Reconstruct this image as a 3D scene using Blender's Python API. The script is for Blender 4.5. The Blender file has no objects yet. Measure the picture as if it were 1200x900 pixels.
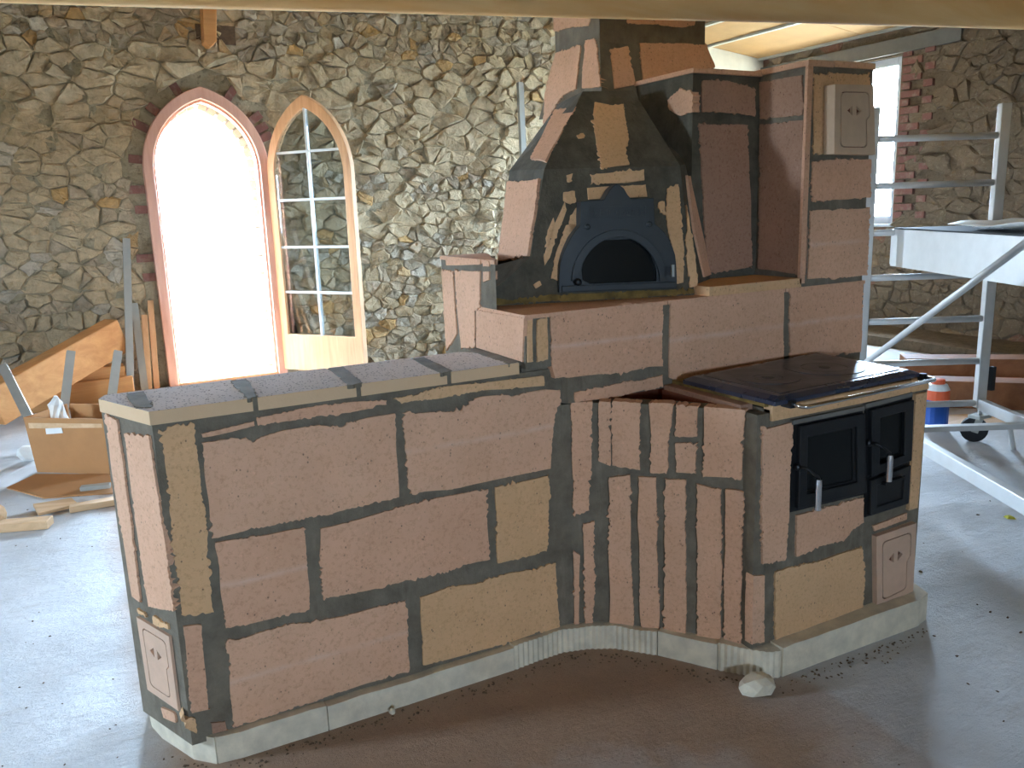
import bpy, math, random
import numpy as np
from mathutils import Vector, Matrix, noise as mnoise
from mathutils.geometry import tessellate_polygon

random.seed(7)
scene = bpy.context.scene
col = scene.collection
# ------------------------------------------------------------------ camera
F_PX, CX, CY, CAM_H = 975.0, 600.0, 450.0, 1.55
def _ray_cam(u, v):
    return np.array([u - CX, -(v - CY), -F_PX])
_X = _ray_cam(2450, 181); _X /= np.linalg.norm(_X)
_Z = -_ray_cam(765, 5000); _Z /= np.linalg.norm(_Z)
_Z = _Z - _X * (_X @ _Z); _Z /= np.linalg.norm(_Z)
_Y = np.cross(_Z, _X)
ROT = np.array([_X, _Y, _Z])
EYE = np.array([0.0, 0.0, CAM_H])
cd = bpy.data.cameras.new('camera'); cam = bpy.data.objects.new('camera', cd); col.objects.link(cam)
cd.sensor_fit = 'HORIZONTAL'; cd.sensor_width = 36.0; cd.lens = F_PX / 1200 * 36.0
cd.clip_start = 0.05; cd.clip_end = 200
M = Matrix([[*ROT[0], 0], [*ROT[1], 0], [*ROT[2], CAM_H], [0, 0, 0, 1]])
cam.matrix_world = M
scene.camera = cam
# ------------------------------------------------------------------ sky, exposure
SKY = 122.0
world = bpy.data.worlds.new('overcast_sky'); scene.world = world; world.use_nodes = True
bg = world.node_tree.nodes['Background']
bg.inputs[0].default_value = (0.56, 0.76, 1.0, 1); bg.inputs[1].default_value = SKY
vs = scene.view_settings
vs.view_transform = 'Standard'; vs.look = 'None'; vs.gamma = 1.0; vs.use_curve_mapping = False
vs.exposure = 0.40
# ------------------------------------------------------------------ room dimensions
YB, XR, XL, YF = 8.30, 8.20, -4.5, -4.5          # back wall, right wall, left wall, wall behind the camera
def ceil_z(x): return 3.27 + 0.12 * (XR - x)
DOOR_C, DOOR_A, DOOR_S, DOOR_T = 1.335, 0.55, 1.98, 2.70   # arched door: centre, half width, springing, apex
WIN_R = (6.24, 8.05, 1.23, 3.00)                  # window in the right wall: y0 y1 z0 z1
WIN_L = (3.5, 4.2, 1.1, 2.1)                      # window in the left wall
WIN_F = [(-1.4, -0.7, 1.1, 1.85)]   # windows behind the camera
def portal(name, loc, rot, sx, sz):
    l = bpy.data.lights.new(name, 'AREA'); l.shape = 'RECTANGLE'; l.size = sx; l.size_y = sz
    l.cycles.is_portal = True
    o = bpy.data.objects.new(name, l); col.objects.link(o); o.location = loc; o.rotation_euler = rot
    return o
H = math.pi / 2
portal('door_portal', (DOOR_C, YB + 0.62, 1.36), (-H, 0, 0), 1.1, 2.74)
portal('window_portal', (XR + 0.62, (WIN_R[0] + WIN_R[1]) / 2, (WIN_R[2] + WIN_R[3]) / 2), (0, H, 0), WIN_R[3] - WIN_R[2], WIN_R[1] - WIN_R[0])
portal('window_portal', (XL - 0.32, (WIN_L[0] + WIN_L[1]) / 2, (WIN_L[2] + WIN_L[3]) / 2), (0, -H, 0), WIN_L[3] - WIN_L[2], WIN_L[1] - WIN_L[0])
for w in WIN_F:
    portal('window_portal', ((w[0] + w[1]) / 2, YF - 0.32, (w[2] + w[3]) / 2), (H, 0, 0), w[1] - w[0], w[3] - w[2])

# ------------------------------------------------------------------ measuring helpers (photo pixel -> point on a known plane)
def ray(u, v): return ROT @ _ray_cam(u, v)
class Plane:
    def __init__(s, p, n):
        s.p = np.array(p, float); n = np.array(n, float); n = n / np.linalg.norm(n)
        if (EYE - s.p) @ n < 0: n = -n
        s.n = n
    def __call__(s, u, v):
        r = ray(u, v); t = ((s.p - EYE) @ s.n) / (r @ s.n); return EYE + t * r
    def poly(s, pts): return [s(*q) for q in pts]
def PY(y): return Plane((0, y, 0), (0, 1, 0))
def PX(x): return Plane((x, 0, 0), (1, 0, 0))
def PZ(z): return Plane((0, 0, z), (0, 0, 1))
def P3(a, b, c):
    a, b, c = map(np.array, (a, b, c)); return Plane(a, np.cross(b - a, c - a))
# ------------------------------------------------------------------ material helpers
MATS = {}
def srgb(r, g, b):
    f = lambda c: (c / 255 / 12.92) if c / 255 <= .04045 else ((c / 255 + .055) / 1.055) ** 2.4
    return (f(r), f(g), f(b), 1)
class NT:
    def __init__(s, name):
        m = bpy.data.materials.new(name); m.use_nodes = True; s.m = m; s.t = m.node_tree
        s.b = s.t.nodes['Principled BSDF']; MATS[name] = m
        s.tc = s.t.nodes.new('ShaderNodeTexCoord')
    def n(s, typ, **k):
        x = s.t.nodes.new(typ)
        for a, b in k.items():
            if a.startswith('i_'):
                x.inputs[int(a[2:]) if a[2:].isdigit() else a[2:].replace('_', ' ')].default_value = b
            else: setattr(x, a, b)
        return x
    def l(s, a, b): s.t.links.new(a, b)
    def mapping(s, scale=(1, 1, 1), rot=(0, 0, 0), src=None):
        mp = s.n('ShaderNodeMapping'); mp.inputs['Scale'].default_value = scale; mp.inputs['Rotation'].default_value = rot
        s.l(src or s.tc.outputs['Object'], mp.inputs['Vector']); return mp.outputs[0]
    def noise(s, scale, detail=4, rough=.6, vec=None, dist=0):
        x = s.n('ShaderNodeTexNoise'); x.inputs['Scale'].default_value = scale; x.inputs['Detail'].default_value = detail
        x.inputs['Roughness'].default_value = rough; x.inputs['Distortion'].default_value = dist
        s.l(vec or s.tc.outputs['Object'], x.inputs['Vector']); return x.outputs['Fac']
    def ramp(s, fac, stops, interp='LINEAR'):
        r = s.n('ShaderNodeValToRGB'); cr = r.color_ramp; cr.interpolation = interp
        while len(cr.elements) > 1: cr.elements.remove(cr.elements[-1])
        for i, (p, c) in enumerate(stops):
            e = cr.elements[0] if i == 0 else cr.elements.new(p)
            e.position = p; e.color = c if isinstance(c, tuple) else (c, c, c, 1)
        s.l(fac, r.inputs[0]); return r.outputs[0]
    def mix(s, fac, a, b, mode='MIX'):
        x = s.n('ShaderNodeMix', data_type='RGBA', blend_type=mode)
        for sock, val in ((x.inputs[0], fac), (x.inputs[6], a), (x.inputs[7], b)):
            if isinstance(val, (int, float)): sock.default_value = val
            elif isinstance(val, tuple): sock.default_value = val
            else: s.l(val, sock)
        return x.outputs[2]
    def math(s, op, a, b=None, clamp=False):
        x = s.n('ShaderNodeMath', operation=op, use_clamp=clamp)
        for i, val in enumerate((a, b)):
            if val is None: continue
            if isinstance(val, (int, float)): x.inputs[i].default_value = val
            else: s.l(val, x.inputs[i])
        return x.outputs[0]
    def bump(s, h, strength=.4, dist=.01, normal=None):
        x = s.n('ShaderNodeBump'); x.inputs['Strength'].default_value = strength; x.inputs['Distance'].default_value = dist
        s.l(h, x.inputs['Height'])
        if normal: s.l(normal, x.inputs['Normal'])
        s.l(x.outputs[0], s.b.inputs['Normal']); return x.outputs[0]
    def set(s, color=None, rough=None, metal=None, spec=None):
        for k, val in (('Base Color', color), ('Roughness', rough), ('Metallic', metal), ('Specular IOR Level', spec)):
            if val is None: continue
            if isinstance(val, (int, float, tuple)): s.b.inputs[k].default_value = val
            else: s.l(val, s.b.inputs[k])
        return s.m
def plain(name, rgb, rough=.6, metal=0., var=.12, scale=18, bump=.15):
    t = NT(name); c = srgb(*rgb); d = tuple(x * (1 - var * 2) for x in c[:3]) + (1,)
    n = t.noise(scale, 5); t.set(t.mix(t.ramp(n, [(.3, 0.), (.7, 1.)]), d, c), rough, metal)
    if bump: t.bump(t.noise(scale * 4, 4), bump, .004)
    return t.m
def m_block(name, ca, cb, seam=False):
    t = NT(name)
    oi = t.n('ShaderNodeObjectInfo')
    base = t.mix(oi.outputs['Random'], srgb(*ca), srgb(*cb))
    big = t.noise(5, 4, .6); base = t.mix(t.ramp(big, [(.35, 0.), (.7, .5)]), base, srgb(ca[0] - 18, ca[1] - 14, ca[2] - 14))
    fine = t.noise(90, 3, .7); base = t.mix(t.ramp(fine, [(.3, .45), (.5, 0.)]), base, srgb(ca[0] - 45, ca[1] - 45, ca[2] - 45))
    light = t.noise(60, 2, .6); base = t.mix(t.ramp(light, [(.62, 0.), (.75, .4)]), base, srgb(min(255, ca[0] + 25), min(255, ca[1] + 22), min(255, ca[2] + 20)))
    vo = t.n('ShaderNodeTexVoronoi'); vo.inputs['Scale'].default_value = 75; t.l(t.mapping((1, 1, .7)), vo.inputs['Vector'])
    spot = t.ramp(vo.outputs['Distance'], [(.10, 1.), (.22, 0.)])
    gate = t.ramp(t.noise(22, 2), [(.5, 0.), (.62, 1.)])
    sp = t.math('MULTIPLY', spot, gate)
    base = t.mix(t.math('MULTIPLY', sp, .75), base, srgb(92, 72, 60))
    if seam:
        sg = t.n('ShaderNodeSeparateXYZ'); t.l(t.tc.outputs['Generated'], sg.inputs[0])
        dz = t.math('ABSOLUTE', t.math('SUBTRACT', t.math('ADD', sg.outputs['Z'], t.math('MULTIPLY', t.noise(12, 4), .06)), .55))
        base = t.mix(t.math('MULTIPLY', t.ramp(dz, [(.0, .55), (.05, 0.)]), t.ramp(t.noise(7, 3), [(.35, .2), (.6, 1.)])), base, srgb(228, 200, 180))
    t.set(base, .92, 0., .15)
    h = t.math('SUBTRACT', t.math('MULTIPLY', t.noise(110, 3, .7), .35), sp)
    t.bump(h, .35, .003)
    return t.m
m_block('fireclay', (221, 173, 142), (225, 180, 149))
m_block('fireclay_seam', (221, 173, 142), (225, 180, 149), True)
m_block('fireclay_yellow', (222, 178, 134), (226, 184, 142))
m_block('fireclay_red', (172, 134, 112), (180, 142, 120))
def m_block_pocked():
    t = NT('fireclay_pocked')
    base = t.mix(t.noise(8, 3), srgb(206, 194, 188), srgb(220, 208, 202))
    vo = t.n('ShaderNodeTexVoronoi'); vo.inputs['Scale'].default_value = 120; t.l(t.mapping((1, .6, 1)), vo.inputs['Vector'])
    gn = t.n('ShaderNodeNewGeometry'); sn = t.n('ShaderNodeSeparateXYZ'); t.l(gn.outputs['True Normal'], sn.inputs[0]); topm = t.math('GREATER_THAN', sn.outputs['Z'], .6)
    base = t.mix(topm, t.mix(t.noise(20, 4), srgb(214, 180, 142), srgb(222, 190, 154)), base)  # pocked top also greyed for the bluish window light lying on it
    spot = t.ramp(vo.outputs['Distance'], [(.22, 1.), (.38, 0.)])
    sp = t.math('MULTIPLY', t.math('MULTIPLY', spot, t.ramp(t.noise(40, 3), [(.4, 0.), (.52, 1.)])), topm)
    base = t.mix(t.math('MULTIPLY', sp, .8), base, srgb(95, 82, 76))
    t.set(base, .95, 0., .15); t.bump(t.math('SUBTRACT', t.math('MULTIPLY', t.noise(120), .3), sp), .6, .004); return t.m
m_block_pocked()
def m_mortar(name, a, b):
    t = NT(name); n = t.noise(14, 6, .65); st = t.noise(20, 5, .7, t.mapping((1, 1, .18)))
    c = t.mix(t.ramp(n, [(.3, 0.), (.7, 1.)]), srgb(*a), srgb(*b)); c = t.mix(t.ramp(st, [(.55, 0.), (.75, .35)]), c, srgb(b[0] + 26, b[1] + 26, b[2] + 24))
    t.set(c, .9, 0., .2); t.bump(t.math('ADD', t.noise(35, 5, .7), t.math('MULTIPLY', st, .7)), .6, .008); return t.m
m_mortar('mortar', (104, 94, 80), (132, 122, 106))
m_mortar('mortar_dark', (76, 70, 60), (104, 98, 84))
def m_stone(name, stops, rough=.95):
    t = NT(name); g = t.n('ShaderNodeNewGeometry')
    base = t.ramp(g.outputs['Random Per Island'], stops)
    n = t.noise(9, 6, .7); base = t.mix(t.ramp(n, [(.3, .55), (.62, 0.)]), base, srgb(128, 118, 96))
    n2 = t.noise(30, 5, .7); base = t.mix(t.ramp(n2, [(.55, 0.), (.8, .6)]), base, srgb(196, 184, 156))
    n3 = t.noise(14, 3, .6); base = t.mix(t.ramp(n3, [(.6, 0.), (.75, .4)]), base, srgb(150, 116, 64))
    t.set(base, rough, 0., .15); t.bump(t.noise(26, 7, .72), .9, .03); return t.m
m_stone('rubble_stone', [(0., srgb(192, 172, 144)), (.22, srgb(212, 192, 162)), (.4, srgb(178, 164, 142)), (.55, srgb(216, 192, 152)), (.7, srgb(194, 182, 162)), (.86, srgb(220, 208, 186)), (.95, srgb(210, 170, 114))])
m_stone('rubble_stone_reddish', [(0., srgb(138, 116, 96)), (.3, srgb(154, 130, 106)), (.5, srgb(128, 110, 94)), (.75, srgb(158, 136, 108)), (.92, srgb(140, 98, 82))])
def m_brick():
    t = NT('old_brick'); g = t.n('ShaderNodeNewGeometry')
    base = t.ramp(g.outputs['Random Per Island'], [(0., srgb(136, 92, 82)), (.4, srgb(154, 110, 96)), (.7, srgb(126, 90, 84)), (1., srgb(164, 126, 110))])
    base = t.mix(t.ramp(t.noise(18, 5), [(.5, 0.), (.75, .6)]), base, srgb(170, 156, 138))
    t.set(base, .95, 0., .15); t.bump(t.noise(40, 5, .7), .5, .01); return t.m
m_brick()
def m_lime(name='lime_mortar', a=(158, 146, 120), b=(194, 182, 154)):
    t = NT(name); c = t.mix(t.ramp(t.noise(6, 6, .7), [(.3, 0.), (.7, 1.)]), srgb(*a), srgb(*b))
    c = t.mix(t.ramp(t.noise(22, 5, .7), [(.3, .7), (.46, 0.)]), c, srgb(84, 74, 58)); t.set(c, .95, 0., .1); t.bump(t.noise(20, 7, .75), 1., .04); return t.m
m_lime()
m_lime('lime_mortar_brown', (118, 102, 84), (146, 128, 106))
def m_floor():
    t = NT('dusty_concrete'); n = t.noise(1.3, 6, .6); c = t.mix(t.ramp(n, [(.35, 0.), (.65, 1.)]), srgb(188, 189, 190), srgb(214, 216, 218))
    st = t.noise(6, 6, .7, t.mapping((.5, 1.8, 1), (0, 0, .5))); c = t.mix(t.ramp(st, [(.55, 0.), (.75, .5)]), c, srgb(166, 158, 148))
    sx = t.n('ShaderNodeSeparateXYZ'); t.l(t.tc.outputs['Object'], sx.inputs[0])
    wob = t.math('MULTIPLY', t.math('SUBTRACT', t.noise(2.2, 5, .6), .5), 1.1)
    d1 = t.math('ADD', t.math('SUBTRACT', sx.outputs['Y'], t.math('MULTIPLY', sx.outputs['X'], -.28)), wob)     # sand before the heater, also carrying the brown of the shaded floor
    sand_shade = t.ramp(t.math('MULTIPLY', d1, .3), [(.44, 0.), (.62, .85)])
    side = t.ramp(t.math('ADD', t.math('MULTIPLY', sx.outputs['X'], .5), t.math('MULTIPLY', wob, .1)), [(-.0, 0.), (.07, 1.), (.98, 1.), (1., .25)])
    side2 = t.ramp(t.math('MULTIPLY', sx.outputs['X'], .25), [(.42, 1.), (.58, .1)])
    m = t.math('MULTIPLY', t.math('MULTIPLY', sand_shade, side), side2)
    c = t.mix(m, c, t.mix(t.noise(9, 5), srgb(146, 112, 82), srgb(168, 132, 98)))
    t.set(c, t.ramp(t.noise(3, 4), [(.3, .5), (.7, .75)]), 0., .35)
    t.bump(t.math('ADD', t.noise(22, 8, .75), t.math('MULTIPLY', st, 1.2)), .55, .02); return t.m
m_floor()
def m_wood(name, a, b, axis=0, scale=3., rough=.6):
    t = NT(name); sc = [scale * 6] * 3; sc[axis] = scale * .5
    n = t.noise(1., 7, .65, t.mapping(tuple(sc)), .6); c = t.mix(t.ramp(n, [(.3, 0.), (.7, 1.)]), srgb(*a), srgb(*b))
    k = t.noise(.9, 4, .6); c = t.mix(t.ramp(k, [(.55, 0.), (.8, .4)]), c, srgb(a[0] - 30, a[1] - 34, a[2] - 30))
    t.set(c, rough, 0., .3 if rough < .8 else .08); t.bump(n, .25, .004); return t.m
m_wood('beam_wood', (240, 190, 124), (250, 214, 158), 0, 1.2, .9)
m_wood('frame_wood_glare', (222, 168, 146), (236, 190, 168), 2, 4)  # wood lightened and pinked to hold the bloom around the bright doorway
m_wood('leaf_wood', (206, 158, 116), (226, 184, 140), 2, 4)
m_wood('timber', (196, 138, 84), (222, 168, 110), 0, 2)
m_wood('timber_dark', (130, 84, 54), (160, 108, 72), 0, 2)
m_wood('offcut_wood', (200, 160, 118), (224, 190, 150), 0, 3)
plain('ceiling_board', (160, 122, 74), .8, 0, .1, 5, .3)
plain('glare_brick', (228, 206, 196), .9, 0, .1, 14, .3)  # brick colour paled to carry the daylight glare in the door reveal
plain('yard_ground', (150, 140, 118), .95, 0, .1, 2, .3)
plain('plaster_white', (222, 216, 200), .9, 0, .06, 8)
plain('plaster_room', (196, 178, 150), .9, 0, .08, 4)
plain('plinth_concrete', (232, 220, 196), .85, 0, .14, 16, .3)
plain('cement_grey', (120, 116, 108), .9, 0, .1, 10, .4)
plain('zinc_steel', (176, 176, 168), .5, .3, .06, 10, .05)
plain('aluminium', (206, 205, 202), .42, .25, .05, 12, .05)
plain('chrome', (225, 225, 228), .15, 1., .02, 10, 0)
plain('white_muntin', (218, 226, 226), .5, 0, .03, 10, 0)
plain('white_frame', (220, 226, 236), .4, 0, .03, 10, 0)
plain('cardboard', (186, 134, 84), .8, 0, .07, 7, .1)
plain('paper_white', (232, 232, 228), .7, 0, .03, 10, .1)
plain('rubber_black', (34, 34, 36), .7, 0, .05, 12, .1)
plain('bottle_blue', (28, 84, 170), .4, 0, .04, 10, 0)
plain('bottle_orange', (226, 96, 52), .4, 0, .04, 10, 0)
plain('bottle_white', (226, 228, 226), .4, 0, .04, 10, 0)
plain('clay_plate', (208, 180, 152), .9, 0, .06, 20, .15)
plain('clay_plate_pink', (214, 178, 152), .9, 0, .06, 20, .15)
plain('clay_hole', (112, 66, 46), .95, 0, .1, 30, .1)
plain('red_clay', (140, 78, 56), .95, 0, .12, 20, .3)
plain('ochre_grout', (150, 120, 62), .9, 0, .3, 22, .4)
plain('leaf_yellow', (196, 186, 60), .8, 0, .1, 30, 0)
plain('chip_dark', (112, 92, 72), .95, 0, .2, 30, .2)
plain('chip_wood', (190, 158, 122), .9, 0, .2, 30, .2)
def m_iron(name, rgb, rough, spec=.5):
    t = NT(name); c = srgb(*rgb); t.set(t.mix(t.noise(30, 4), tuple(x * .8 for x in c[:3]) + (1,), c), t.ramp(t.noise(8, 4), [(.3, rough - .08), (.7, rough + .1)]), 0., spec)
    t.bump(t.noise(260, 3, .6), .15, .001); return t.m
m_iron('cast_iron', (46, 50, 52), .5)
m_iron('cast_iron_blue', (44, 52, 72), .28, .9)
m_iron('cast_iron_top', (46, 48, 56), .38, .8)
m_iron('black_iron', (20, 21, 23), .45)
m_iron('door_iron', (27, 29, 32), .38)
t = NT('soot_glass'); t.set((.006, .007, .007, 1), .22, 0., .25)
t = NT('clear_glass')
t.t.nodes.remove(t.b); gl = t.n('ShaderNodeBsdfGlossy'); gl.inputs['Roughness'].default_value = .03; tr = t.n('ShaderNodeBsdfTransparent'); tr.inputs[0].default_value = (.84, .87, .87, 1)
fr = t.n('ShaderNodeFresnel'); fr.inputs[0].default_value = 1.5; mx = t.n('ShaderNodeMixShader'); t.l(fr.outputs[0], mx.inputs[0]); t.l(tr.outputs[0], mx.inputs[1]); t.l(gl.outputs[0], mx.inputs[2])
t.l(mx.outputs[0], t.t.nodes['Material Output'].inputs['Surface'])
# ------------------------------------------------------------------ mesh helpers
class MB:
    def __init__(s): s.v = []; s.f = []
    def add(s, vs_, fs):
        k = len(s.v); s.v += [tuple(map(float, q)) for q in vs_]; s.f += [tuple(i + k for i in f) for f in fs]; return s
    def hexa(s, c):   # 8 corners: bottom 4 ccw, top 4
        return s.add(c, [(3, 2, 1, 0), (4, 5, 6, 7), (0, 1, 5, 4), (1, 2, 6, 5), (2, 3, 7, 6), (3, 0, 4, 7)])
    def box(s, lo, hi):
        (a, b, c), (d, e, f) = lo, hi
        return s.hexa([(a, b, c), (d, b, c), (d, e, c), (a, e, c), (a, b, f), (d, b, f), (d, e, f), (a, e, f)])
    def bar(s, p, q, w, h, up=(0, 0, 1), roll=0):
        p, q = Vector(p), Vector(q); d = (q - p).normalized(); x = d.cross(Vector(up))
        if x.length < 1e-4: x = d.cross(Vector((1, 0, 0)))
        x.normalize(); y = x.cross(d)
        if roll:
            r = Matrix.Rotation(roll, 3, d); x = r @ x; y = r @ y
        x = x * w / 2; y = y * h / 2
        c = [p - x - y, p + x - y, q + x - y, q - x - y, p - x + y, p + x + y, q + x + y, q - x + y]
        return s.hexa(c)
    def tube(s, pts, r, n=10, caps=True):
        pts = [Vector(p) for p in pts]; rings = []
        for i, p in enumerate(pts):
            d = (pts[min(i + 1, len(pts) - 1)] - pts[max(i - 1, 0)]).normalized()
            a = d.cross(Vector((0, 0, 1)))
            if a.length < .05: a = d.cross(Vector((1, 0, 0)))
            a.normalize(); b = d.cross(a); rr = r[i] if isinstance(r, (list, tuple)) else r
            rings.append([p + (a * math.cos(2 * math.pi * k / n) + b * math.sin(2 * math.pi * k / n)) * rr for k in range(n)])
        vs_ = [q for g in rings for q in g]; fs = []
        for i in range(len(pts) - 1):
            for k in range(n):
                fs.append((i * n + k, i * n + (k + 1) % n, (i + 1) * n + (k + 1) % n, (i + 1) * n + k))
        if caps: fs += [tuple(range(n))[::-1], tuple(range((len(pts) - 1) * n, len(pts) * n))]
        return s.add(vs_, fs)
    def lathe(s, c, axis, prof, n=16):   # prof: (radius, height along axis)
        c = Vector(c); d = Vector(axis).normalized(); a = d.cross(Vector((0, 0, 1)))
        if a.length < .05: a = d.cross(Vector((1, 0, 0)))
        a.normalize(); b = d.cross(a); vs_ = []; fs = []
        for r, h in prof:
            for k in range(n):
                w = 2 * math.pi * k / n; vs_.append(c + d * h + (a * math.cos(w) + b * math.sin(w)) * r)
        for i in range(len(prof) - 1):
            for k in range(n): fs.append((i * n + k, i * n + (k + 1) % n, (i + 1) * n + (k + 1) % n, (i + 1) * n + k))
        fs += [tuple(range(n))[::-1], tuple(range((len(prof) - 1) * n, len(prof) * n))]
        return s.add(vs_, fs)
    def prism(s, loops, n, h0, h1, taper=0.):   # loops: outer and holes, world points in one plane; from h0 to h1 along n
        n = Vector(n).normalized(); loops = [[Vector(p) for p in l] for l in loops]
        flat = [p for l in loops for p in l]; tri = tessellate_polygon(loops); k = len(flat)
        cen = sum(flat, Vector()) / k
        vs_ = [p + n * h0 for p in flat] + [p + n * h1 + (cen - p).normalized() * taper for p in flat]; fs = []
        for a, b, c in tri:
            g = (flat[b] - flat[a]).cross(flat[c] - flat[a]).dot(n)
            if g < 0: b, c = c, b
            fs.append((a + k, b + k, c + k)); fs.append((c, b, a))
        o = 0
        for l in loops:
            m = len(l)
            for i in range(m):
                j = (i + 1) % m; fs.append((o + i, o + j, o + j + k, o + i + k))
            o += m
        return s.add(vs_, fs)
    def build(s, name, mat, parent=None, smooth=False, bevel=0., fix=True):
        me = bpy.data.meshes.new(name); off = Vector(parent_loc(parent)) if parent else Vector()
        me.from_pydata([tuple(Vector(q) - off) for q in s.v], [], s.f)
        if fix:
            import bmesh
            bm = bmesh.new(); bm.from_mesh(me); bmesh.ops.recalc_face_normals(bm, faces=bm.faces); bm.to_mesh(me); bm.free()
        me.update()
        if smooth:
            for p in me.polygons: p.use_smooth = True
        o = bpy.data.objects.new(name, me); col.objects.link(o)
        if mat: me.materials.append(MATS[mat] if isinstance(mat, str) else mat)
        if parent: o.parent = parent
        if bevel:
            b = o.modifiers.new('bevel', 'BEVEL'); b.width = bevel; b.segments = 2; b.limit_method = 'ANGLE'; b.angle_limit = .6
        return o
def parent_loc(o):
    v = Vector()
    while o: v += o.location; o = o.parent
    return v
def tag(o, label=None, cat=None, group=None, kind=None):
    for k, v in (('label', label), ('category', cat), ('group', group), ('kind', kind)):
        if v: o[k] = v
    return o
def empty(name, loc, label=None, cat=None, group=None, kind=None):
    o = bpy.data.objects.new(name, None); col.objects.link(o); o.location = loc; o.empty_display_size = .1
    return tag(o, label, cat, group, kind)
def jag(poly, step=.007, amp=.004, rnd=random):
    """uneven outline: an edge where mortar was smeared over the block"""
    out = []; poly = [Vector(p) for p in poly]; cen = sum(poly, Vector()) / len(poly)
    off = Vector((rnd.uniform(0, 90), rnd.uniform(0, 90), rnd.uniform(0, 90)))
    for i, p in enumerate(poly):
        q = poly[(i + 1) % len(poly)]; L = (q - p).length; k = max(1, int(L / step)); d = (q - p).normalized()
        nn = (poly[1] - poly[0]).cross(poly[2] - poly[1])
        if nn.length < 1e-9: nn = Vector((0, 0, 1))
        side = d.cross(nn.normalized())
        for j in range(k):
            w = p + (q - p) * (j / k)
            g = max(0., mnoise.noise((w + off) * 14 + Vector((7, 3, 1))) + .25) * 1.7
            a = mnoise.noise((w + off) * 9) * 1.3 + (mnoise.noise((w + off) * 70) * 1.6 + rnd.uniform(-.9, .9)) * g
            w = w + side * a * amp + d * rnd.uniform(-.25, .25) * step
            out.append(w)
    return out
def block(pl, px, parent, mat='fireclay', name='fireclay_block', proud=.004, deep=.03, amp=.0050, step=.006):
    poly = jag(pl.poly(px), step, amp)
    return MB().prism([poly], pl.n, -deep, proud).build(name, mat, parent)

# ================================================================== the setting
# ---- floor
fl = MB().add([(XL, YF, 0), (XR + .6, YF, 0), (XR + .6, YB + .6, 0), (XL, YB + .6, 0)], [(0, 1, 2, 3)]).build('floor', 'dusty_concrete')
tag(fl, 'dusty grey concrete floor around the masonry heater', 'floor', kind='structure')
g_ = MB().add([(-60, -60, -.25), (60, -60, -.25), (60, 60, -.25), (-60, 60, -.25)], [(0, 1, 2, 3)]).build('ground', 'yard_ground')
tag(g_, 'bare ground of the yard outside the door', 'ground', kind='structure')
# ---- arch helper
def arch(c, a, zs, za, n=10, z0=0.):
    r = za - zs; R = (a * a + r * r) / (2 * a); pts = [(c - a, z0), (c - a, zs)]
    th = math.asin(r / R)
    for i in range(1, n + 1):
        w = th * i / n; pts.append((c - a + R - R * math.cos(w), zs + R * math.sin(w)))
    right = [(2 * c - x, z) for x, z in pts[:-1]][::-1]
    return pts + right
# ---- back wall core with the arched opening
wb = empty('wall_back', (0, YB, 0), 'rubble stone back wall with the arched doorway', 'wall', kind='structure')
A = arch(DOOR_C, DOOR_A - .05, DOOR_S, DOOR_T - .06)
mb = MB()
zc = lambda x: ceil_z(x) + .1
mb.add([(XL, YB, 0), (A[0][0], YB, 0), (A[0][0], YB, zc(A[0][0])), (XL, YB, zc(XL))], [(0, 1, 2, 3)])
mb.add([(A[-1][0], YB, 0), (XR, YB, 0), (XR, YB, zc(XR)), (A[-1][0], YB, zc(A[-1][0]))], [(0, 1, 2, 3)])
for (x0, z0), (x1, z1) in zip(A[1:-1], A[2:-1]):
    mb.add([(x0, YB, z0), (x1, YB, z1), (x1, YB, zc(x1)), (x0, YB, zc(x0))], [(0, 1, 2, 3)])
for (x0, z0), (x1, z1) in zip(A[:-1], A[1:]):
    mb.add([(x0, YB, z0), (x1, YB, z1), (x1, YB + .6, z1), (x0, YB + .6, z0)], [(0, 1, 2, 3)])
mb.build('wall_core', 'lime_mortar', wb, fix=False)
# ---- rubble stones
def clip(poly, px, py, nx, ny):
    out = []; m = len(poly)
    for i in range(m):
        a, b = poly[i], poly[(i + 1) % m]; da = (a[0] - px) * nx + (a[1] - py) * ny; db = (b[0] - px) * nx + (b[1] - py) * ny
        if da <= 0: out.append(a)
        if (da < 0 < db) or (db < 0 < da):
            t_ = da / (da - db); out.append((a[0] + t_ * (b[0] - a[0]), a[1] + t_ * (b[1] - a[1])))
    return out
def rubble_cells(s0, s1, t0, t1, rnd, asp=1.9, hmean=.10):
    seeds = []; t_ = t0
    while t_ < t1:
        h = rnd.uniform(.55, 1.4) * hmean; s_ = s0 - rnd.uniform(0, .2)
        while s_ < s1:
            w = h * asp * rnd.choice((.4, .6, .8, 1., 1.2, 1.6, 2.1))
            seeds.append((s_ + w / 2, t_ + h / 2 + rnd.gauss(0, .22) * h)); s_ += w
            if rnd.random() < .22: seeds.append((s_ + rnd.uniform(-.04, .04), t_ + h * rnd.uniform(-.1, 1.1)))
        t_ += h
    pts = np.array(seeds); K = 1.45; cells = []
    for i, (a, b) in enumerate(seeds):
        d = np.hypot(pts[:, 0] - a, (pts[:, 1] - b) * K); idx = np.argsort(d)[1:22]
        poly = [(a - .45, b - .3), (a + .45, b - .3), (a + .45, b + .3), (a - .45, b + .3)]
        for j in idx:
            qx, qy = pts[j]; nx, ny = (qx - a), (qy - b) * K * K
            poly = clip(poly, (a + qx) / 2, (b + qy) / 2, nx, ny)
            if len(poly) < 3: break
        if len(poly) >= 3: cells.append(((a, b), poly))
    return cells
def area2(poly): return abs(sum(poly[i][0] * poly[(i + 1) % len(poly)][1] - poly[(i + 1) % len(poly)][0] * poly[i][1] for i in range(len(poly)))) / 2
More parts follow.
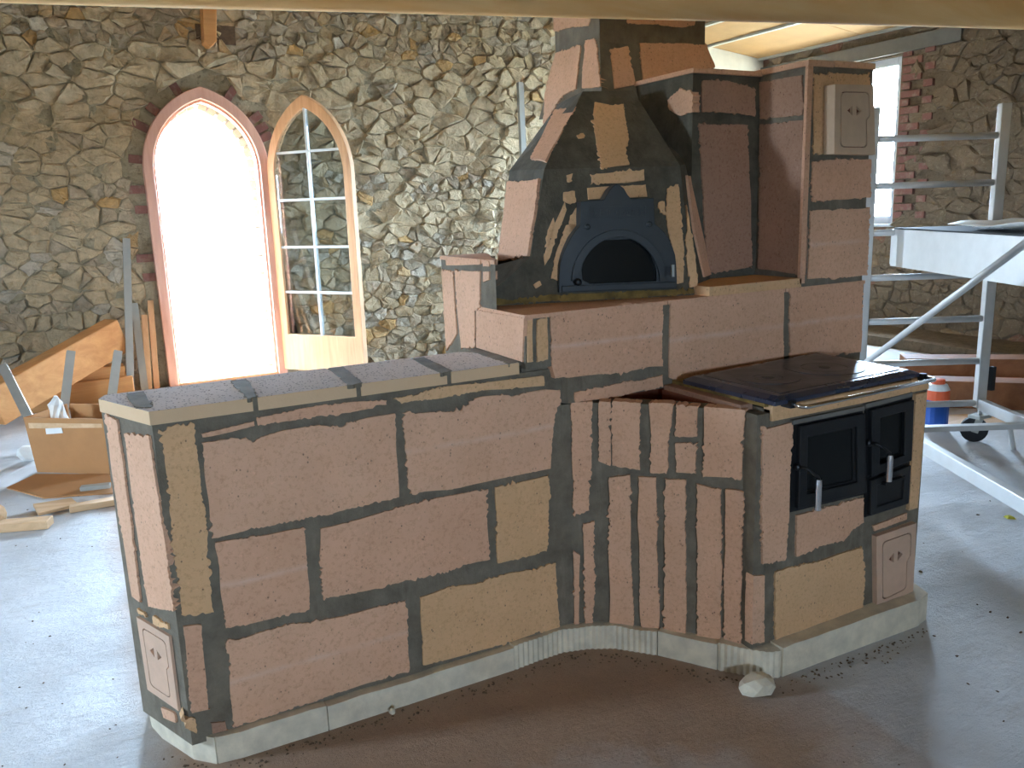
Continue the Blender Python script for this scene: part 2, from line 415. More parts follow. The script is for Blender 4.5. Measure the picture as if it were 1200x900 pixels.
def stone_mesh(mb_, poly, to3, rnd, gap=.004, hmin=.004, hmax=.04, cuts=2):
    m = len(poly); cx = sum(p[0] for p in poly) / m; cy = sum(p[1] for p in poly) / m
    ring = []
    for i in range(m):
        a, b = poly[i], poly[(i + 1) % m]; L = math.dist(a, b); k = 1 if L < .05 else cuts if L < .16 else cuts + 1
        for j in range(k):
            w = j / k; x, y = a[0] + (b[0] - a[0]) * w, a[1] + (b[1] - a[1]) * w
            ring.append((x, y))
    n = len(ring)
    if n < 5: return False
    sz = math.sqrt(area2(poly)); h = rnd.uniform(hmin, hmax) * min(1, .45 + sz * 4); tx, ty = rnd.gauss(0, .12), rnd.gauss(0, .12)
    vs_ = []
    lv = ((1., -.03, 0), (1., h * .5, .35), (.84, h, 1.))
    for q, (sc, hh, tf) in enumerate(lv):
        for (x, y) in ring:
            dx, dy = x - cx, y - cy; r = max(.01, math.hypot(dx, dy)); f = sc * max(.4, 1 - gap / r)
            jx = rnd.gauss(0, .006) if q else 0; jy = rnd.gauss(0, .006) if q else 0
            X, Yy = cx + dx * f + jx, cy + dy * f + jy
            z = hh + tf * ((X - cx) * tx + (Yy - cy) * ty) + (rnd.gauss(0, .006) if q == 2 else 0)
            vs_.append(to3(X, Yy, z))
    vs_.append(to3(cx + rnd.gauss(0, .01), cy + rnd.gauss(0, .01), h + rnd.uniform(-.004, .006)))
    fs = []
    for q in (0, 1):
        for i in range(n):
            j = (i + 1) % n; fs.append((q * n + i, q * n + j, (q + 1) * n + j, (q + 1) * n + i))
    for i in range(n): fs.append((2 * n + i, 2 * n + (i + 1) % n, 3 * n))
    mb_.add(vs_, fs); return True
def half_arch(z, extra):
    if z <= DOOR_S: return DOOR_A + extra
    a = DOOR_A + extra; r = DOOR_T + extra * 1.2 - DOOR_S; R = (a * a + r * r) / (2 * a)
    if z - DOOR_S >= r: return -1
    return math.sqrt(R * R - (z - DOOR_S) ** 2) - (R - a)
def build_stones(cells, to3, parent, mat, visible, rnd, **k):
    scored = []
    for c, poly in cells:
        scored.append((area2(poly) if visible(c) else -1, c, poly))
    scored.sort(key=lambda q: -q[0]); rest = MB(); cnt = 0
    for a, c, poly in scored:
        if a > 0 and cnt < 296:
            m_ = MB()
            if stone_mesh(m_, poly, to3, rnd, **k): m_.build('stone', mat, parent); cnt += 1
        else: stone_mesh(rest, poly, to3, rnd, **k)
    o = rest.build('small_stones', mat, parent); o['kind'] = 'stuff'
rb = random.Random(21)
cells = []
for c, poly in rubble_cells(-1.3, XR, 0, 3.95, rb):
    if c[1] > ceil_z(c[0]): continue
    hw = half_arch(c[1], .1)
    if hw > 0 and abs(c[0] - DOOR_C) < hw: continue
    if 7.0 < c[0] and c[1] > 3.02: continue
    q = []
    for x, z in poly:
        hw = half_arch(z, .1)
        if hw > 0 and abs(x - DOOR_C) < hw: x = DOOR_C + math.copysign(hw, x - DOOR_C)
        q.append((x, z))
    cells.append((c, q))
def vis_back(c):
    x, z = c
    if x < -.35 or z > 3.45: return False
    return (x < 5.0 and z > 1.1) or (x < .75 and z > .3) or (2.4 < x < 4.2 and z > .45)
build_stones(cells, lambda s_, t_, h: (s_, YB - h, t_), wb, 'rubble_stone', vis_back, rb)
# bricks round the arch, inner face of the wall, and the outer brick arch seen through the opening
def arch_bricks(extra, depth_y0, depth_y1, width, step, name, rnd, zmin, skip=0., mat='old_brick'):
    a = DOOR_A + extra; pts = arch(DOOR_C, a, DOOR_S, DOOR_T + extra * 1.2, 40, zmin)
    P = [Vector((x, 0, z)) for x, z in pts]; dist = [0]
    for p, q in zip(P, P[1:]): dist.append(dist[-1] + (q - p).length)
    s_ = 0
    def at(d):
        for i in range(len(P) - 1):
            if dist[i + 1] >= d:
                f = (d - dist[i]) / max(1e-6, dist[i + 1] - dist[i]); t_ = (P[i + 1] - P[i]).normalized(); return P[i].lerp(P[i + 1], f), t_
        return P[-1], (P[-1] - P[-2]).normalized()
    while s_ < dist[-1] - step:
        p, t_ = at(s_ + step / 2); nrm = Vector((-t_.z, 0, t_.x))
        if rnd.random() >= skip:
            w = width * rnd.uniform(.75, 1.15); hh = step * .42
            c = [p - t_ * hh, p + t_ * hh, p + t_ * hh + nrm * w, p - t_ * hh + nrm * w]
            y0 = depth_y0 - rnd.uniform(0, .012)
            MB().hexa([(q.x, depth_y1, q.z) for q in c] + [(q.x, y0, q.z) for q in c]).build(name, mat, wb)
        s_ += step * rnd.uniform(.95, 1.1)
arch_bricks(.0, YB - .012, YB + .05, .13, .085, 'brick', rb, .9, .45)
arch_bricks(-.125, YB + .30, YB + .6, .10, .09, 'brick', rb, .02, mat='glare_brick')
# plastered corner under the roof, joist stub, dark slab painted as the shade in its hole
MB().prism([[(6.85, YB, 3.02), (XR, YB, 3.02), (XR, YB, ceil_z(XR) + .02), (6.85, YB, ceil_z(6.85) + .02)]], (0, -1, 0), -.01, .05).build('plaster', 'plaster_white', wb)
jy = PY(YB - .12)
j = [jy(236, 5), jy(253, 5), jy(253, 50), jy(246, 56), jy(238, 50)]
MB().prism([j], (0, -1, 0), -.12, .05).build('joist_end', 'timber', wb, bevel=.01)
MB().box((1.36, YB - .02, 3.08), (1.70, YB, 3.24)).build('joist_pocket_shade', 'chip_dark', wb)
# ---- arched door: frame and open glazed leaf
d1 = empty('door_1', (DOOR_C, YB, 0), 'pointed-arch doorway with wooden frame and an open glazed leaf', 'door', kind='structure')
out_, inn = arch(DOOR_C, DOOR_A, DOOR_S, DOOR_T, 14, .0), arch(DOOR_C, DOOR_A - .085, DOOR_S, DOOR_T - .105, 14, .0)
loop = [(x, YB, z) for x, z in out_] + [(x, YB, z) for x, z in inn[::-1]]
MB().prism([loop], (0, -1, 0), -.06, .09).build('door_frame', 'frame_wood_glare', d1, bevel=.008)
loop2 = [(x, YB, z) for x, z in arch(DOOR_C, DOOR_A - .085, DOOR_S, DOOR_T - .105, 14)] + [(x, YB, z) for x, z in arch(DOOR_C, DOOR_A - .105, DOOR_S, DOOR_T - .13, 14)[::-1]]
MB().prism([loop2], (0, -1, 0), -.05, .05).build('rebate_strip', 'frame_wood_glare', d1)
MB().box((DOOR_C - DOOR_A, YB - .07, 0), (DOOR_C + DOOR_A, YB + .4, .035)).build('threshold', 'leaf_wood', d1, bevel=.006)
th = math.radians(55); ex = Vector((math.cos(th), -math.sin(th), 0)); en = Vector((-math.sin(th), -math.cos(th), 0)); hinge = Vector((1.875, YB - .10, 0)); LW = .97
def LP(s_, z, h=0): return hinge + ex * s_ + en * h + Vector((0, 0, z))
la = arch(LW / 2, LW / 2, 1.90, 2.60, 12, .06); li = arch(LW / 2, LW / 2 - .085, 1.90, 2.60 - .11, 12, .41)
MB().prism([[LP(x, z) for x, z in la], [LP(x, z) for x, z in li]], en, -.03, .03).build('leaf_frame', 'leaf_wood', d1, bevel=.006)
lf = d1
zr = [.41, .82, 1.245, 1.68, 2.11]
def leaf_half(z):
    a = LW / 2 - .085; r = 2.49 - 1.90; R = (a * a + r * r) / (2 * a)
    if z <= 1.90: return a
    return max(.0, math.sqrt(max(0, R * R - (z - 1.90) ** 2)) - (R - a))
for z in zr[1:]:
    hw = leaf_half(z); MB().prism([[LP(LW / 2 - hw, z - .011), LP(LW / 2 + hw, z - .011), LP(LW / 2 + hw, z + .011), LP(LW / 2 - hw, z + .011)]], en, -.012, .018).build('glazing_bar', 'white_muntin', d1)
MB().prism([[LP(LW / 2 - .011, .41), LP(LW / 2 + .011, .41), LP(LW / 2 + .011, 2.49), LP(LW / 2 - .011, 2.49)]], en, -.012, .019).build('glazing_bar', 'white_muntin', d1)
tops = zr[1:] + [2.47]
for z0, z1 in zip(zr, tops):
    for sg in (-1, 1):
        pts = [LP(LW / 2 + sg * .011, z0)]; k = 8
        for i in range(k + 1):
            z = z0 + (z1 - z0) * i / k; pts.append(LP(LW / 2 + sg * max(.012, leaf_half(z)), z))
        pts.append(LP(LW / 2 + sg * .011, z1)); MB().prism([pts], en, -.003, .003).build('pane', 'clear_glass', d1)
for z0, z1 in ((.265, .408), (.15, .262), (.064, .147)):
    MB().prism([[LP(.09, z0), LP(LW - .09, z0), LP(LW - .09, z1), LP(.09, z1)]], en, -.02, .022 if z1 > .3 else .012).build('panel_board', 'leaf_wood', d1)
# ---- right wall with its window
wr = empty('wall_right', (XR, 4, 0), 'rough stone and brick wall with a tall white window', 'wall', kind='structure')
mb = MB(); y0, y1, z0, z1 = WIN_R
zt = ceil_z(XR) + .1
for (a, b, c, d) in ((YF, y0, 0, zt), (y1, YB, 0, zt), (y0, y1, 0, z0), (y0, y1, z1, zt)):
    mb.add([(XR, a, c), (XR, b, c), (XR, b, d), (XR, a, d)], [(0, 1, 2, 3)])
for (a, b) in (((y0, z0), (y1, z0)), ((y1, z0), (y1, z1)), ((y1, z1), (y0, z1)), ((y0, z1), (y0, z0))):
    mb.add([(XR, a[0], a[1]), (XR, b[0], b[1]), (XR + .6, b[0], b[1]), (XR + .6, a[0], a[1])], [(0, 1, 2, 3)])
mb.build('wall_core', 'lime_mortar_brown', wr, fix=False)
rr = random.Random(5); cells = []
for c, poly in rubble_cells(2.6, YB, .0, 3.25, rr, 1.6, .15):
    if y0 - .13 < c[0] < y1 + .1 and z0 - .05 < c[1] < z1 + .22: continue
    if y0 - .5 < c[0] < y0 and z0 < c[1] < 2.75 and (int(c[1] * 4) % 2 == 0): continue
    q = [((y0 - .12) if (y < y0 + .3 and y > y0 - .12 and z0 < z < z1) else y, z) for y, z in poly]
    cells.append((c, q))
build_stones(cells, lambda s_, t_, h: (XR - h, s_, t_), wr, 'rubble_stone_reddish', lambda c: 4.4 < c[0] < 6.4 and c[1] > .1, rr)
for k in range(22):
    z = z0 - .02 + k * .084
    for q in range(2 if k % 2 else 1):
        w = .24 if k % 2 == 0 else .12; ya = y0 - .015 - w - q * .27
        MB().box((XR - rr.uniform(.015, .04), ya, z), (XR + .02, ya + w - .012, z + .068)).build('brick', 'old_brick', wr)
MB().box((XR - .05, 5.55, z1 + .02), (XR + .02, y1 + .3, z1 + .17)).build('lintel', 'cement_grey', wr)
MB().box((XR - .75, 2.4, 0), (XR, YB, .10)).build('wall_footing', 'lime_mortar_brown', wr)
w1 = empty('window_1', (XR, (y0 + y1) / 2, z0), 'bright tall window with white frame behind the scaffold', 'window', kind='structure')
t_ = .085
for a, b, c, d in ((y0, y0 + t_, z0, z1), (y1 - t_, y1, z0, z1), (y0 + t_, y1 - t_, z0, z0 + t_), (y0 + t_, y1 - t_, z1 - t_, z1), ((y0 + y1) / 2 + .1, (y0 + y1) / 2 + .17, z0 + t_, z1 - t_)):
    MB().box((XR + .06, a, c), (XR + .13, b, d)).build('window_frame', 'white_frame', w1, bevel=.006)
MB().box((XR - .04, y0 - .03, z0 - .03), (XR + .1, y1, z0)).build('window_sill', 'white_frame', w1)
# ---- left wall and the wall behind the camera, with windows
def holed_wall(name, axis, pos, s0, s1, holes, label, topf, thick=.3):
    o = MB(); out = -1
    def P(s_, z, d=0.): return (pos + out * d, s_, z) if axis == 'x' else (s_, pos + out * d, z)
    xs = sorted({s0, s1, *[h[0] for h in holes], *[h[1] for h in holes]})
    for a, b in zip(xs, xs[1:]):
        hs = [h for h in holes if h[0] <= a and b <= h[1]]
        if hs:
            h = hs[0]; o.add([P(a, 0), P(b, 0), P(b, h[2]), P(a, h[2])], [(0, 1, 2, 3)]); o.add([P(a, h[3]), P(b, h[3]), P(b, topf(b)), P(a, topf(a))], [(0, 1, 2, 3)])
            for p, q in (((a, h[2]), (b, h[2])), ((b, h[2]), (b, h[3])), ((b, h[3]), (a, h[3])), ((a, h[3]), (a, h[2]))):
                o.add([P(*p), P(*q), P(*q, thick), P(*p, thick)], [(0, 1, 2, 3)])
        else: o.add([P(a, 0), P(b, 0), P(b, topf(b)), P(a, topf(a))], [(0, 1, 2, 3)])
    tag(o.build(name, 'plaster_room', fix=False), label, 'wall', kind='structure')
holed_wall('wall_left', 'x', XL, YF, YB, [WIN_L], 'plain plastered side wall with a window opening', lambda s_: ceil_z(XL) + .1)
holed_wall('wall_front', 'y', YF, XL, XR, WIN_F, 'plastered wall with window openings facing the heater', lambda s_: ceil_z(s_) + .1)
# ---- ceiling with boards and metal battens
ce = empty('ceiling', (4, 4, ceil_z(4)), 'yellowish boarded ceiling with metal battens', 'ceiling', kind='structure')
MB().add([(XL, YF, ceil_z(XL) + .03), (XR, YF, ceil_z(XR) + .03), (XR, YB, ceil_z(XR) + .03), (XL, YB, ceil_z(XL) + .03)], [(0, 1, 2, 3)]).build('ceiling_deck', 'ceiling_board', ce, fix=False)
CP = Plane((XR, 0, ceil_z(XR)), (.12, 0, 1))
bx = [CP(880, 40)[0], CP(985, 47)[0]]
for xb in bx + [bx[0] - .62, bx[0] - 1.24]:
    MB().bar((xb, 1.5, ceil_z(xb) - .012), (xb, YB, ceil_z(xb) - .012), .055, .025).build('metal_batten', 'zinc_steel', ce)
edges = [bx[0] - 1.24, bx[0] - .62, bx[0], bx[1]]
for a, b in zip(edges, edges[1:]):
    y = YB - 2.6
    for y in (YB - 4.8, YB - 3.2, YB - 1.6):
        MB().hexa([(a + .004, y + .004, ceil_z(a)), (b - .004, y + .004, ceil_z(b)), (b - .004, y + 1.596, ceil_z(b)), (a + .004, y + 1.596, ceil_z(a)),
                   (a + .004, y + .004, ceil_z(a) + .02), (b - .004, y + .004, ceil_z(b) + .02), (b - .004, y + 1.596, ceil_z(b) + .02), (a + .004, y + 1.596, ceil_z(a) + .02)]).build('ceiling_board', 'ceiling_board', ce)
# ---- hewn log beam across the room in front of the chimney
pa, pb = Vector((-3.2, 3.60, 2.300)), Vector((6.6, 1.22, 2.295)); rb2 = random.Random(3)
mb = MB(); nseg = 60; prof = [(-.02, -.06), (.0, -.11), (.05, -.13), (.10, -.13), (.13, -.11), (.14, 0), (.13, .10), (.09, .13), (.02, .13), (-.02, .1), (-.03, 0)]
d = (pb - pa).normalized(); sx_ = Vector((-d.y, d.x, 0)); vs_ = []
for i in range(nseg + 1):
    c = pa.lerp(pb, i / nseg)
    for k, (a, b) in enumerate(prof):
        w = mnoise.noise(Vector((i * .16, k * .9, 3))) * .010
        vs_.append(c + sx_ * (a + w) + Vector((0, 0, b + w * .6)))
n_ = len(prof); fs = [(i * n_ + k, i * n_ + (k + 1) % n_, (i + 1) * n_ + (k + 1) % n_, (i + 1) * n_ + k) for i in range(nseg) for k in range(n_)]
fs += [tuple(range(n_)), tuple(range(nseg * n_, nseg * n_ + n_))[::-1]]
o = mb.add(vs_, fs).build('ceiling_beam', 'beam_wood', smooth=True)
tag(o, 'pale hewn timber beam crossing the top of the view', 'beam', kind='structure')

# ================================================================== the masonry heater
HT = empty('masonry_heater', (1.4, 2.5, 0), 'unfinished masonry heater of beige fireclay blocks with grey mortar, oven hood and stove', 'masonry heater')
BF, SF, LFc, CHp = PY(2.32), PY(1.84), PY(2.30), P3((.165, 2.32, 0), (.058, 2.58, 0), (.165, 2.32, 1))
def hb(pl, px, **k): return block(pl, px, HT, **k)
def prism_plan(pts, z0, z1): return MB().prism([[(x, y, 0) for x, y in pts]], (0, 0, 1), z0, z1)
# cores (mortar bed)
prism_plan([(.167, 2.322), (.060, 2.582), (.075, 2.66), (.12, 2.70), (1.43, 2.70), (1.43, 2.322)], .07, 1.022).build('mortar_core', 'mortar', HT)
prism_plan([(1.287, 2.302), (2.875, 2.302), (2.875, 3.35), (1.75, 3.35), (1.287, 2.935)], 1.035, 1.20).prism([[(1.287, 2.33, 0), (1.43, 2.33, 0), (1.445, 2.302, 0), (2.875, 2.302, 0), (2.875, 3.35, 0), (1.75, 3.35, 0), (1.287, 2.935, 0)]], (0, 0, 1), .90, 1.035).prism([[(1.287, 2.37, 0), (1.9, 2.37, 0), (1.9, 2.302, 0), (2.875, 2.302, 0), (2.875, 3.35, 0), (1.75, 3.35, 0), (1.287, 2.935, 0)]], (0, 0, 1), .07, .90).build('mortar_core', 'mortar', HT)
MB().prism([[(1.287, 2.49, 0), (1.315, 2.55, 0), (1.345, 2.66, 0), (1.5, 2.9, 0), (1.5, 2.935, 0), (1.287, 2.935, 0)]], (0, 0, 1), 1.2, 1.366).build('mortar_core', 'mortar', HT)
MB().box((1.90, 1.842, .07), (2.665, 2.31, .903)).build('mortar_core', 'mortar', HT)
MB().box((2.513, 2.302, 1.21), (2.862, 3.3, 2.03)).build('mortar_core', 'mortar', HT)
MB().box((2.173, 2.543, 1.2), (2.52, 3.3, 2.018)).build('mortar_core', 'mortar_dark', HT)
# bench top slabs
jx = [BF(u, v)[0] for u, v in ((300, 468), (421, 453), (527, 438))]
xs = [.163] + jx + [1.272]
for i, (a, b) in enumerate(zip(xs, xs[1:])):
    b2 = b - .010; a2 = a + (.004 if i else 0)
    pts = [(a2, 2.317), (b2, 2.317), (b2, 2.63), (a2, 2.63)]
    if i == 0: pts = [(.163, 2.317), (b2, 2.317), (b2, 2.63), (.075, 2.63), (.056, 2.58)]
    if i == 3: pts = [(a2, 2.317), (1.272, 2.317), (1.272, 2.56), (1.2, 2.63), (a2, 2.63)]
    prism_plan(pts, 1.020, 1.058).build('top_slab', 'fireclay_pocked', HT, bevel=.0015)
MB().box((.30, 2.321, 1.0), (1.272, 2.62, 1.056)).build('slab_joint', 'mortar', HT)
tz = PZ(1.058)
MB().prism([jag(tz.poly([(148, 462), (168, 459), (178, 477), (160, 478), (150, 470)]), .008, .005)], (0, 0, 1), -.01, .002).build('mortar_smear', 'mortar', HT)
for q in ([(270, 447), (288, 445), (303, 465), (290, 468)], [(385, 432), (402, 430), (424, 449), (410, 452)], [(483, 421), (497, 419), (530, 435), (516, 438)], [(548, 410), (565, 407), (612, 424), (596, 427)]):
    MB().prism([jag(tz.poly(q), .008, .005)], (0, 0, 1), -.01, .002).build('mortar_smear', 'mortar', HT)
# bench front
hb(BF, [(187, 505), (200, 500), (226, 497), (240, 610), (251, 718), (214, 720), (200, 610)], mat='fireclay_yellow')
hb(BF, [(215, 734), (235, 732), (246, 832), (224, 836)], mat='fireclay')
hb(BF, [(247, 846), (265, 844), (267, 856), (249, 859)], mat='fireclay_red')
hb(BF, [(213, 839), (227, 842), (231, 858), (218, 852)], mat='fireclay_yellow')
hb(BF, [(236, 508), (298, 493), (298, 499), (255, 510), (237, 513)], amp=.002, name='thin_block')
hb(BF, [(301, 489), (380, 474), (452, 469), (452, 474), (400, 484), (302, 499)], amp=.003, name='thin_block')
hb(BF, [(460, 467), (520, 453), (575, 446), (636, 441), (637, 451), (560, 459), (470, 473)], mat='fireclay_yellow', amp=.004, name='thin_block')
hb(BF, [(236, 518), (262, 514), (285, 513), (296, 518), (306, 513), (332, 505), (372, 499), (395, 500), (430, 490), (463, 484), (467, 582), (420, 594), (400, 599), (360, 607), (300, 619), (250, 630)])
hb(BF, [(471, 484), (500, 482), (520, 482), (545, 477), (556, 467), (600, 461), (640, 456), (656, 457), (657, 470), (650, 490), (646, 520), (645, 549), (610, 556), (570, 564), (540, 571), (500, 576), (479, 579)], mat='fireclay_seam')
hb(BF, [(253, 637), (300, 628), (357, 617), (359, 660), (362, 716), (330, 722), (264, 736)], mat='fireclay_seam')
hb(BF, [(374, 618), (410, 612), (445, 602), (475, 592), (520, 582), (569, 574), (574, 655), (520, 669), (470, 681), (430, 691), (377, 703)])
hb(BF, [(580, 571), (610, 564), (643, 556), (642, 620), (640, 646), (610, 653), (583, 660)], mat='fireclay_yellow')
hb(BF, [(267, 752), (330, 735), (400, 722), (440, 712), (476, 703), (479, 786), (430, 800), (380, 817), (330, 833), (273, 852)], mat='fireclay_seam')
hb(BF, [(491, 699), (530, 688), (560, 683), (600, 671), (650, 660), (653, 700), (655, 735), (600, 750), (545, 767), (496, 779)], mat='fireclay_yellow')
# bench end, splayed face
hb(CHp, [(124, 486), (138, 491), (153, 600), (166, 707), (156, 698), (140, 600)])
hb(CHp, [(147, 508), (176, 510), (191, 610), (205, 716), (175, 711), (160, 610)])
hb(CHp, [(190, 829), (205, 836), (207, 845), (193, 840)])
hb(CHp, [(162, 712), (172, 719), (173, 724), (163, 718)], mat='fireclay_yellow')
hb(CHp, [(180, 722), (198, 731), (199, 738), (181, 730)], mat='fireclay_yellow')
# plain curved splay (front of the recess)
CURVE = [(1.395, 2.322), (1.46, 2.318), (1.545, 2.275), (1.60, 2.232), (1.69, 2.135), (1.777, 2.015), (1.85, 1.90), (1.848, 1.842), (1.96, 1.842)]
CF = []
for (xa, ya), (xb_, yb_) in zip(CURVE, CURVE[1:]): CF.append((Plane((xa, ya, 0), (yb_ - ya, xa - xb_, 0)), (xa, ya), (xb_, yb_)))
def on_curve(u, v):
    for pl, a, b in CF:
        p = pl(u, v); L = math.dist(a, b); s_ = ((p[0] - a[0]) * (b[0] - a[0]) + (p[1] - a[1]) * (b[1] - a[1])) / L / L
        if -.0005 <= s_ <= 1.0005: return p
    return None
wall = MB(); th_ = .075
nrm = []
for i in range(len(CURVE)):
    a = Vector(CURVE[max(0, i - 1)]); b = Vector(CURVE[min(len(CURVE) - 1, i + 1)]); dd = (b - a).normalized(); nrm.append(Vector((-dd.y, dd.x)))
for i in range(len(CURVE) - 1):
    c = []
    for z in (.07, .893):
        a, b = Vector(CURVE[i]) + nrm[i] * .002, Vector(CURVE[i + 1]) + nrm[i + 1] * .002; c2, d2 = Vector(CURVE[i + 1]) + nrm[i + 1] * th_, Vector(CURVE[i]) + nrm[i] * th_
        c += [(a.x, a.y, z), (b.x, b.y, z), (c2.x, c2.y, z), (d2.x, d2.y, z)]
    wall.hexa(c)
wall.build('mortar_core', 'mortar', HT)
def strip(px, mat='fireclay', top=None, name='fireclay_strip'):
    """one flat vertical strip cut to follow the curve; px = four corners top-left, top-right, bottom-right, bottom-left"""
    um = sum(q[0] for q in px) / 4; vm = sum(q[1] for q in px) / 4
    a, b = on_curve((px[0][0] + px[3][0]) / 2, vm), on_curve((px[1][0] + px[2][0]) / 2, vm)
    if a is None or b is None: print('strip off curve', px); return
    pl = Plane(a, (b[1] - a[1], a[0] - b[0], 0)); poly = pl.poly(px)
    if top: poly[0][2] = poly[1][2] = top
    # keep the piece clear of the convex core behind it
    MB().prism([jag(poly, .006, .0045)], pl.n, -.04, .008).build(name, mat, HT)
for q in (((669, 473), (694, 472), (691, 598), (671, 604)), ((702, 472), (716, 471), (716, 545), (701, 540)), ((718, 471), (751, 470), (750, 550), (718, 545)), ((761, 471), (788, 472), (781, 553), (764, 553)),
          ((793, 473), (818, 475), (817, 511), (792, 511)), ((792, 519), (817, 518), (816, 555), (793, 553)), ((826, 477), (873, 482), (869, 560), (824, 558))):
    strip(q, top=.90)if q[0][1] < 500 else strip(q)
for q in (((683, 614), (697, 610), (695, 735), (685, 736)), ((672, 645), (679, 650), (678, 735), (673, 736)), ((714, 560), (738, 556), (742, 732), (714, 733)), ((748, 557), (769, 559), (772, 738), (751, 735)), ((780, 560), (804, 562), (804, 745), (779, 741)),
          ((817, 566), (846, 573), (845, 757), (818, 750)), ((851, 573), (871, 576), (868, 764), (849, 760))):
    strip(q)
# recess behind the curved wall
prism_plan([(1.50, 2.33), (1.66, 2.24), (1.80, 2.08), (1.845, 1.99), (1.845, 2.34)], .5, .74).build('recess_floor', 'red_clay', HT)
MB().box((1.848, 1.915, .5), (1.899, 2.302, .912)).build('side_slab', 'fireclay_red', HT, bevel=.003)
MB().box((1.842, 1.93, .5), (1.8475, 2.302, .895)).build('side_lining', 'red_clay', HT)
MB().box((1.56, 2.345, .5), (1.9, 2.369, .898)).build('back_lining', 'red_clay', HT)
# ledge wall behind the stove
hb(LFc, [(617, 373), (623, 372), (624, 424), (618, 425)], mat='fireclay_yellow', amp=.001)
hb(LFc, [(629, 375), (640, 372), (642, 422), (629, 424)], mat='fireclay_yellow', amp=.003)
hb(LFc, [(644, 370), (700, 363), (776, 353), (776, 429), (720, 437), (650, 443), (647, 430)], mat='fireclay_seam')
hb(LFc, [(784, 354), (830, 349), (858, 346), (918, 339), (918, 424), (803, 447), (784, 442)], mat='fireclay_seam')
hb(LFc, [(924, 338), (970, 334), (1011, 330), (1008, 412), (985, 414), (972, 420), (925, 422)], mat='fireclay_seam')
hb(LFc, [(673, 460), (720, 450), (776, 439), (776, 454), (700, 467), (674, 470)])
# ledge top plates
for a, b in ((1.286, 1.86), (1.864, 2.43), (2.434, 2.878)):
    MB().box((a, 2.298, 1.198), (b, 2.72, 1.212)).build('ledge_slab', 'fireclay', HT, bevel=.001)
# left flank
FX = PX(1.285)
hb(FX, [(559, 363), (615, 373), (613, 424), (559, 407)], amp=.001)
hb(FX, [(534, 317), (564, 317), (563, 360), (557, 364), (557, 407), (541, 409), (537, 370)])
hb(FX, [(519, 318), (531, 318), (534, 365), (536, 390), (524, 411), (521, 370)])
hb(FX, [(523, 304), (564, 304), (564, 310), (524, 311)], amp=.001)
hb(FX, [(567, 305), (574, 306), (574, 312), (567, 312)], amp=.001)
hb(FX, [(567, 318), (574, 318), (574, 328), (567, 331)], amp=.0015)
MB().prism([[(1.284, 2.49, 0), (1.32, 2.54, 0), (1.36, 2.66, 0), (1.44, 2.83, 0), (1.48, 2.938, 0), (1.284, 2.938, 0)]], (0, 0, 1), 1.364, 1.378).build('ledge_slab', 'fireclay', HT)
# pillar with niche
hb(LFc, [(953, 88), (985, 86), (1019, 86), (1018, 179), (953, 181)], mat='fireclay_yellow')
hb(LFc, [(951, 188), (1020, 187), (1020, 231), (950, 236)], mat='fireclay')
hb(LFc, [(949, 247), (1019, 243), (1016, 324), (946, 327)], mat='fireclay_seam')
NX, NB, NL = PX(2.51), PY(2.54), PX(2.17)
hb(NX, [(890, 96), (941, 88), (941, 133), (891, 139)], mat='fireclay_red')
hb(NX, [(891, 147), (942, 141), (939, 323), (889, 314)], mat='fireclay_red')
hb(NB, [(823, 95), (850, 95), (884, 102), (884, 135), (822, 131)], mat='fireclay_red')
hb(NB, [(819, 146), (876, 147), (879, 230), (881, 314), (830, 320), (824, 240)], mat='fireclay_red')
hb(NL, [(783, 118), (797, 104), (812, 106), (813, 132), (798, 136), (785, 128)], mat='fireclay', amp=.006)
MB().box((2.503, 2.296, 1.225), (2.53, 2.309, 2.02)).build('niche_side', 'fireclay', HT)
MB().box((2.05, 2.296, 1.212), (2.512, 2.545, 1.246)).build('niche_floor', 'fireclay_yellow', HT)
for lo, hi in (((2.165, 2.53, 2.016), (2.30, 3.0, 2.034)), ((2.304, 2.53, 2.016), (2.512, 3.0, 2.034)), ((2.505, 2.297, 2.02), (2.64, 2.7, 2.042)), ((2.645, 2.297, 2.022), (2.868, 2.7, 2.045))):
    MB().box(lo, hi).build('cap_slab', 'fireclay', HT, bevel=.002)
# oven hood
BL, BR = np.array([1.321, 2.60, 1.212]), np.array([2.045, 2.372, 1.212])
e_ = (BR - BL) / np.linalg.norm(BR - BL); fn = np.array([e_[1], -e_[0], 0])
def tilt(deg): a = math.radians(deg); return fn * math.cos(a) + np.array([0, 0, 1]) * math.sin(a)
H1 = Plane(BL, tilt(12)); cL, cR, cM = H1(638, 203), H1(797, 190), H1(622, 300)
cR[2] = cL[2] = (cR[2] + cL[2]) / 2
H2 = Plane((cL + cR) / 2, tilt(40)); tA, tB = H2(683, 107), H2(742, 106)
sM, sC, sT = PY(2.84)(582, 312), PY(2.90)(597, 200), PY(3.02)(655, 121)
rB, rC, rT = PY(2.545)(833, 326), PY(2.56)(803, 192), tB + np.array([.03, .25, 0])
c0 = H1(577, 340); c1 = H1(598, 324)
bk = [(1.65, 3.1, 1.2), (2.3, 3.0, 1.2), (2.3, 3.0, 1.98), (2.05, 3.1, 1.95)]
V = [BL, BR, rB, cR, rC, cL, cM, c1, c0, tA, tB, rT, sT, sC, sM, (1.33, 2.72, 1.212)] + [np.array(q) for q in bk]
fs = [(0, 1, 3, 5, 6, 7, 8), (1, 2, 4, 3), (5, 3, 10, 9), (3, 4, 11, 10), (9, 10, 11, 12), (13, 5, 9, 12), (14, 6, 5, 13), (14, 7, 6), (14, 8, 7), (8, 14, 15, 0), (14, 13, 12, 19, 16, 15), (11, 4, 2, 17, 18), (12, 11, 18, 19)]
MB().add(V, fs).build('oven_hood', 'mortar_dark', HT)
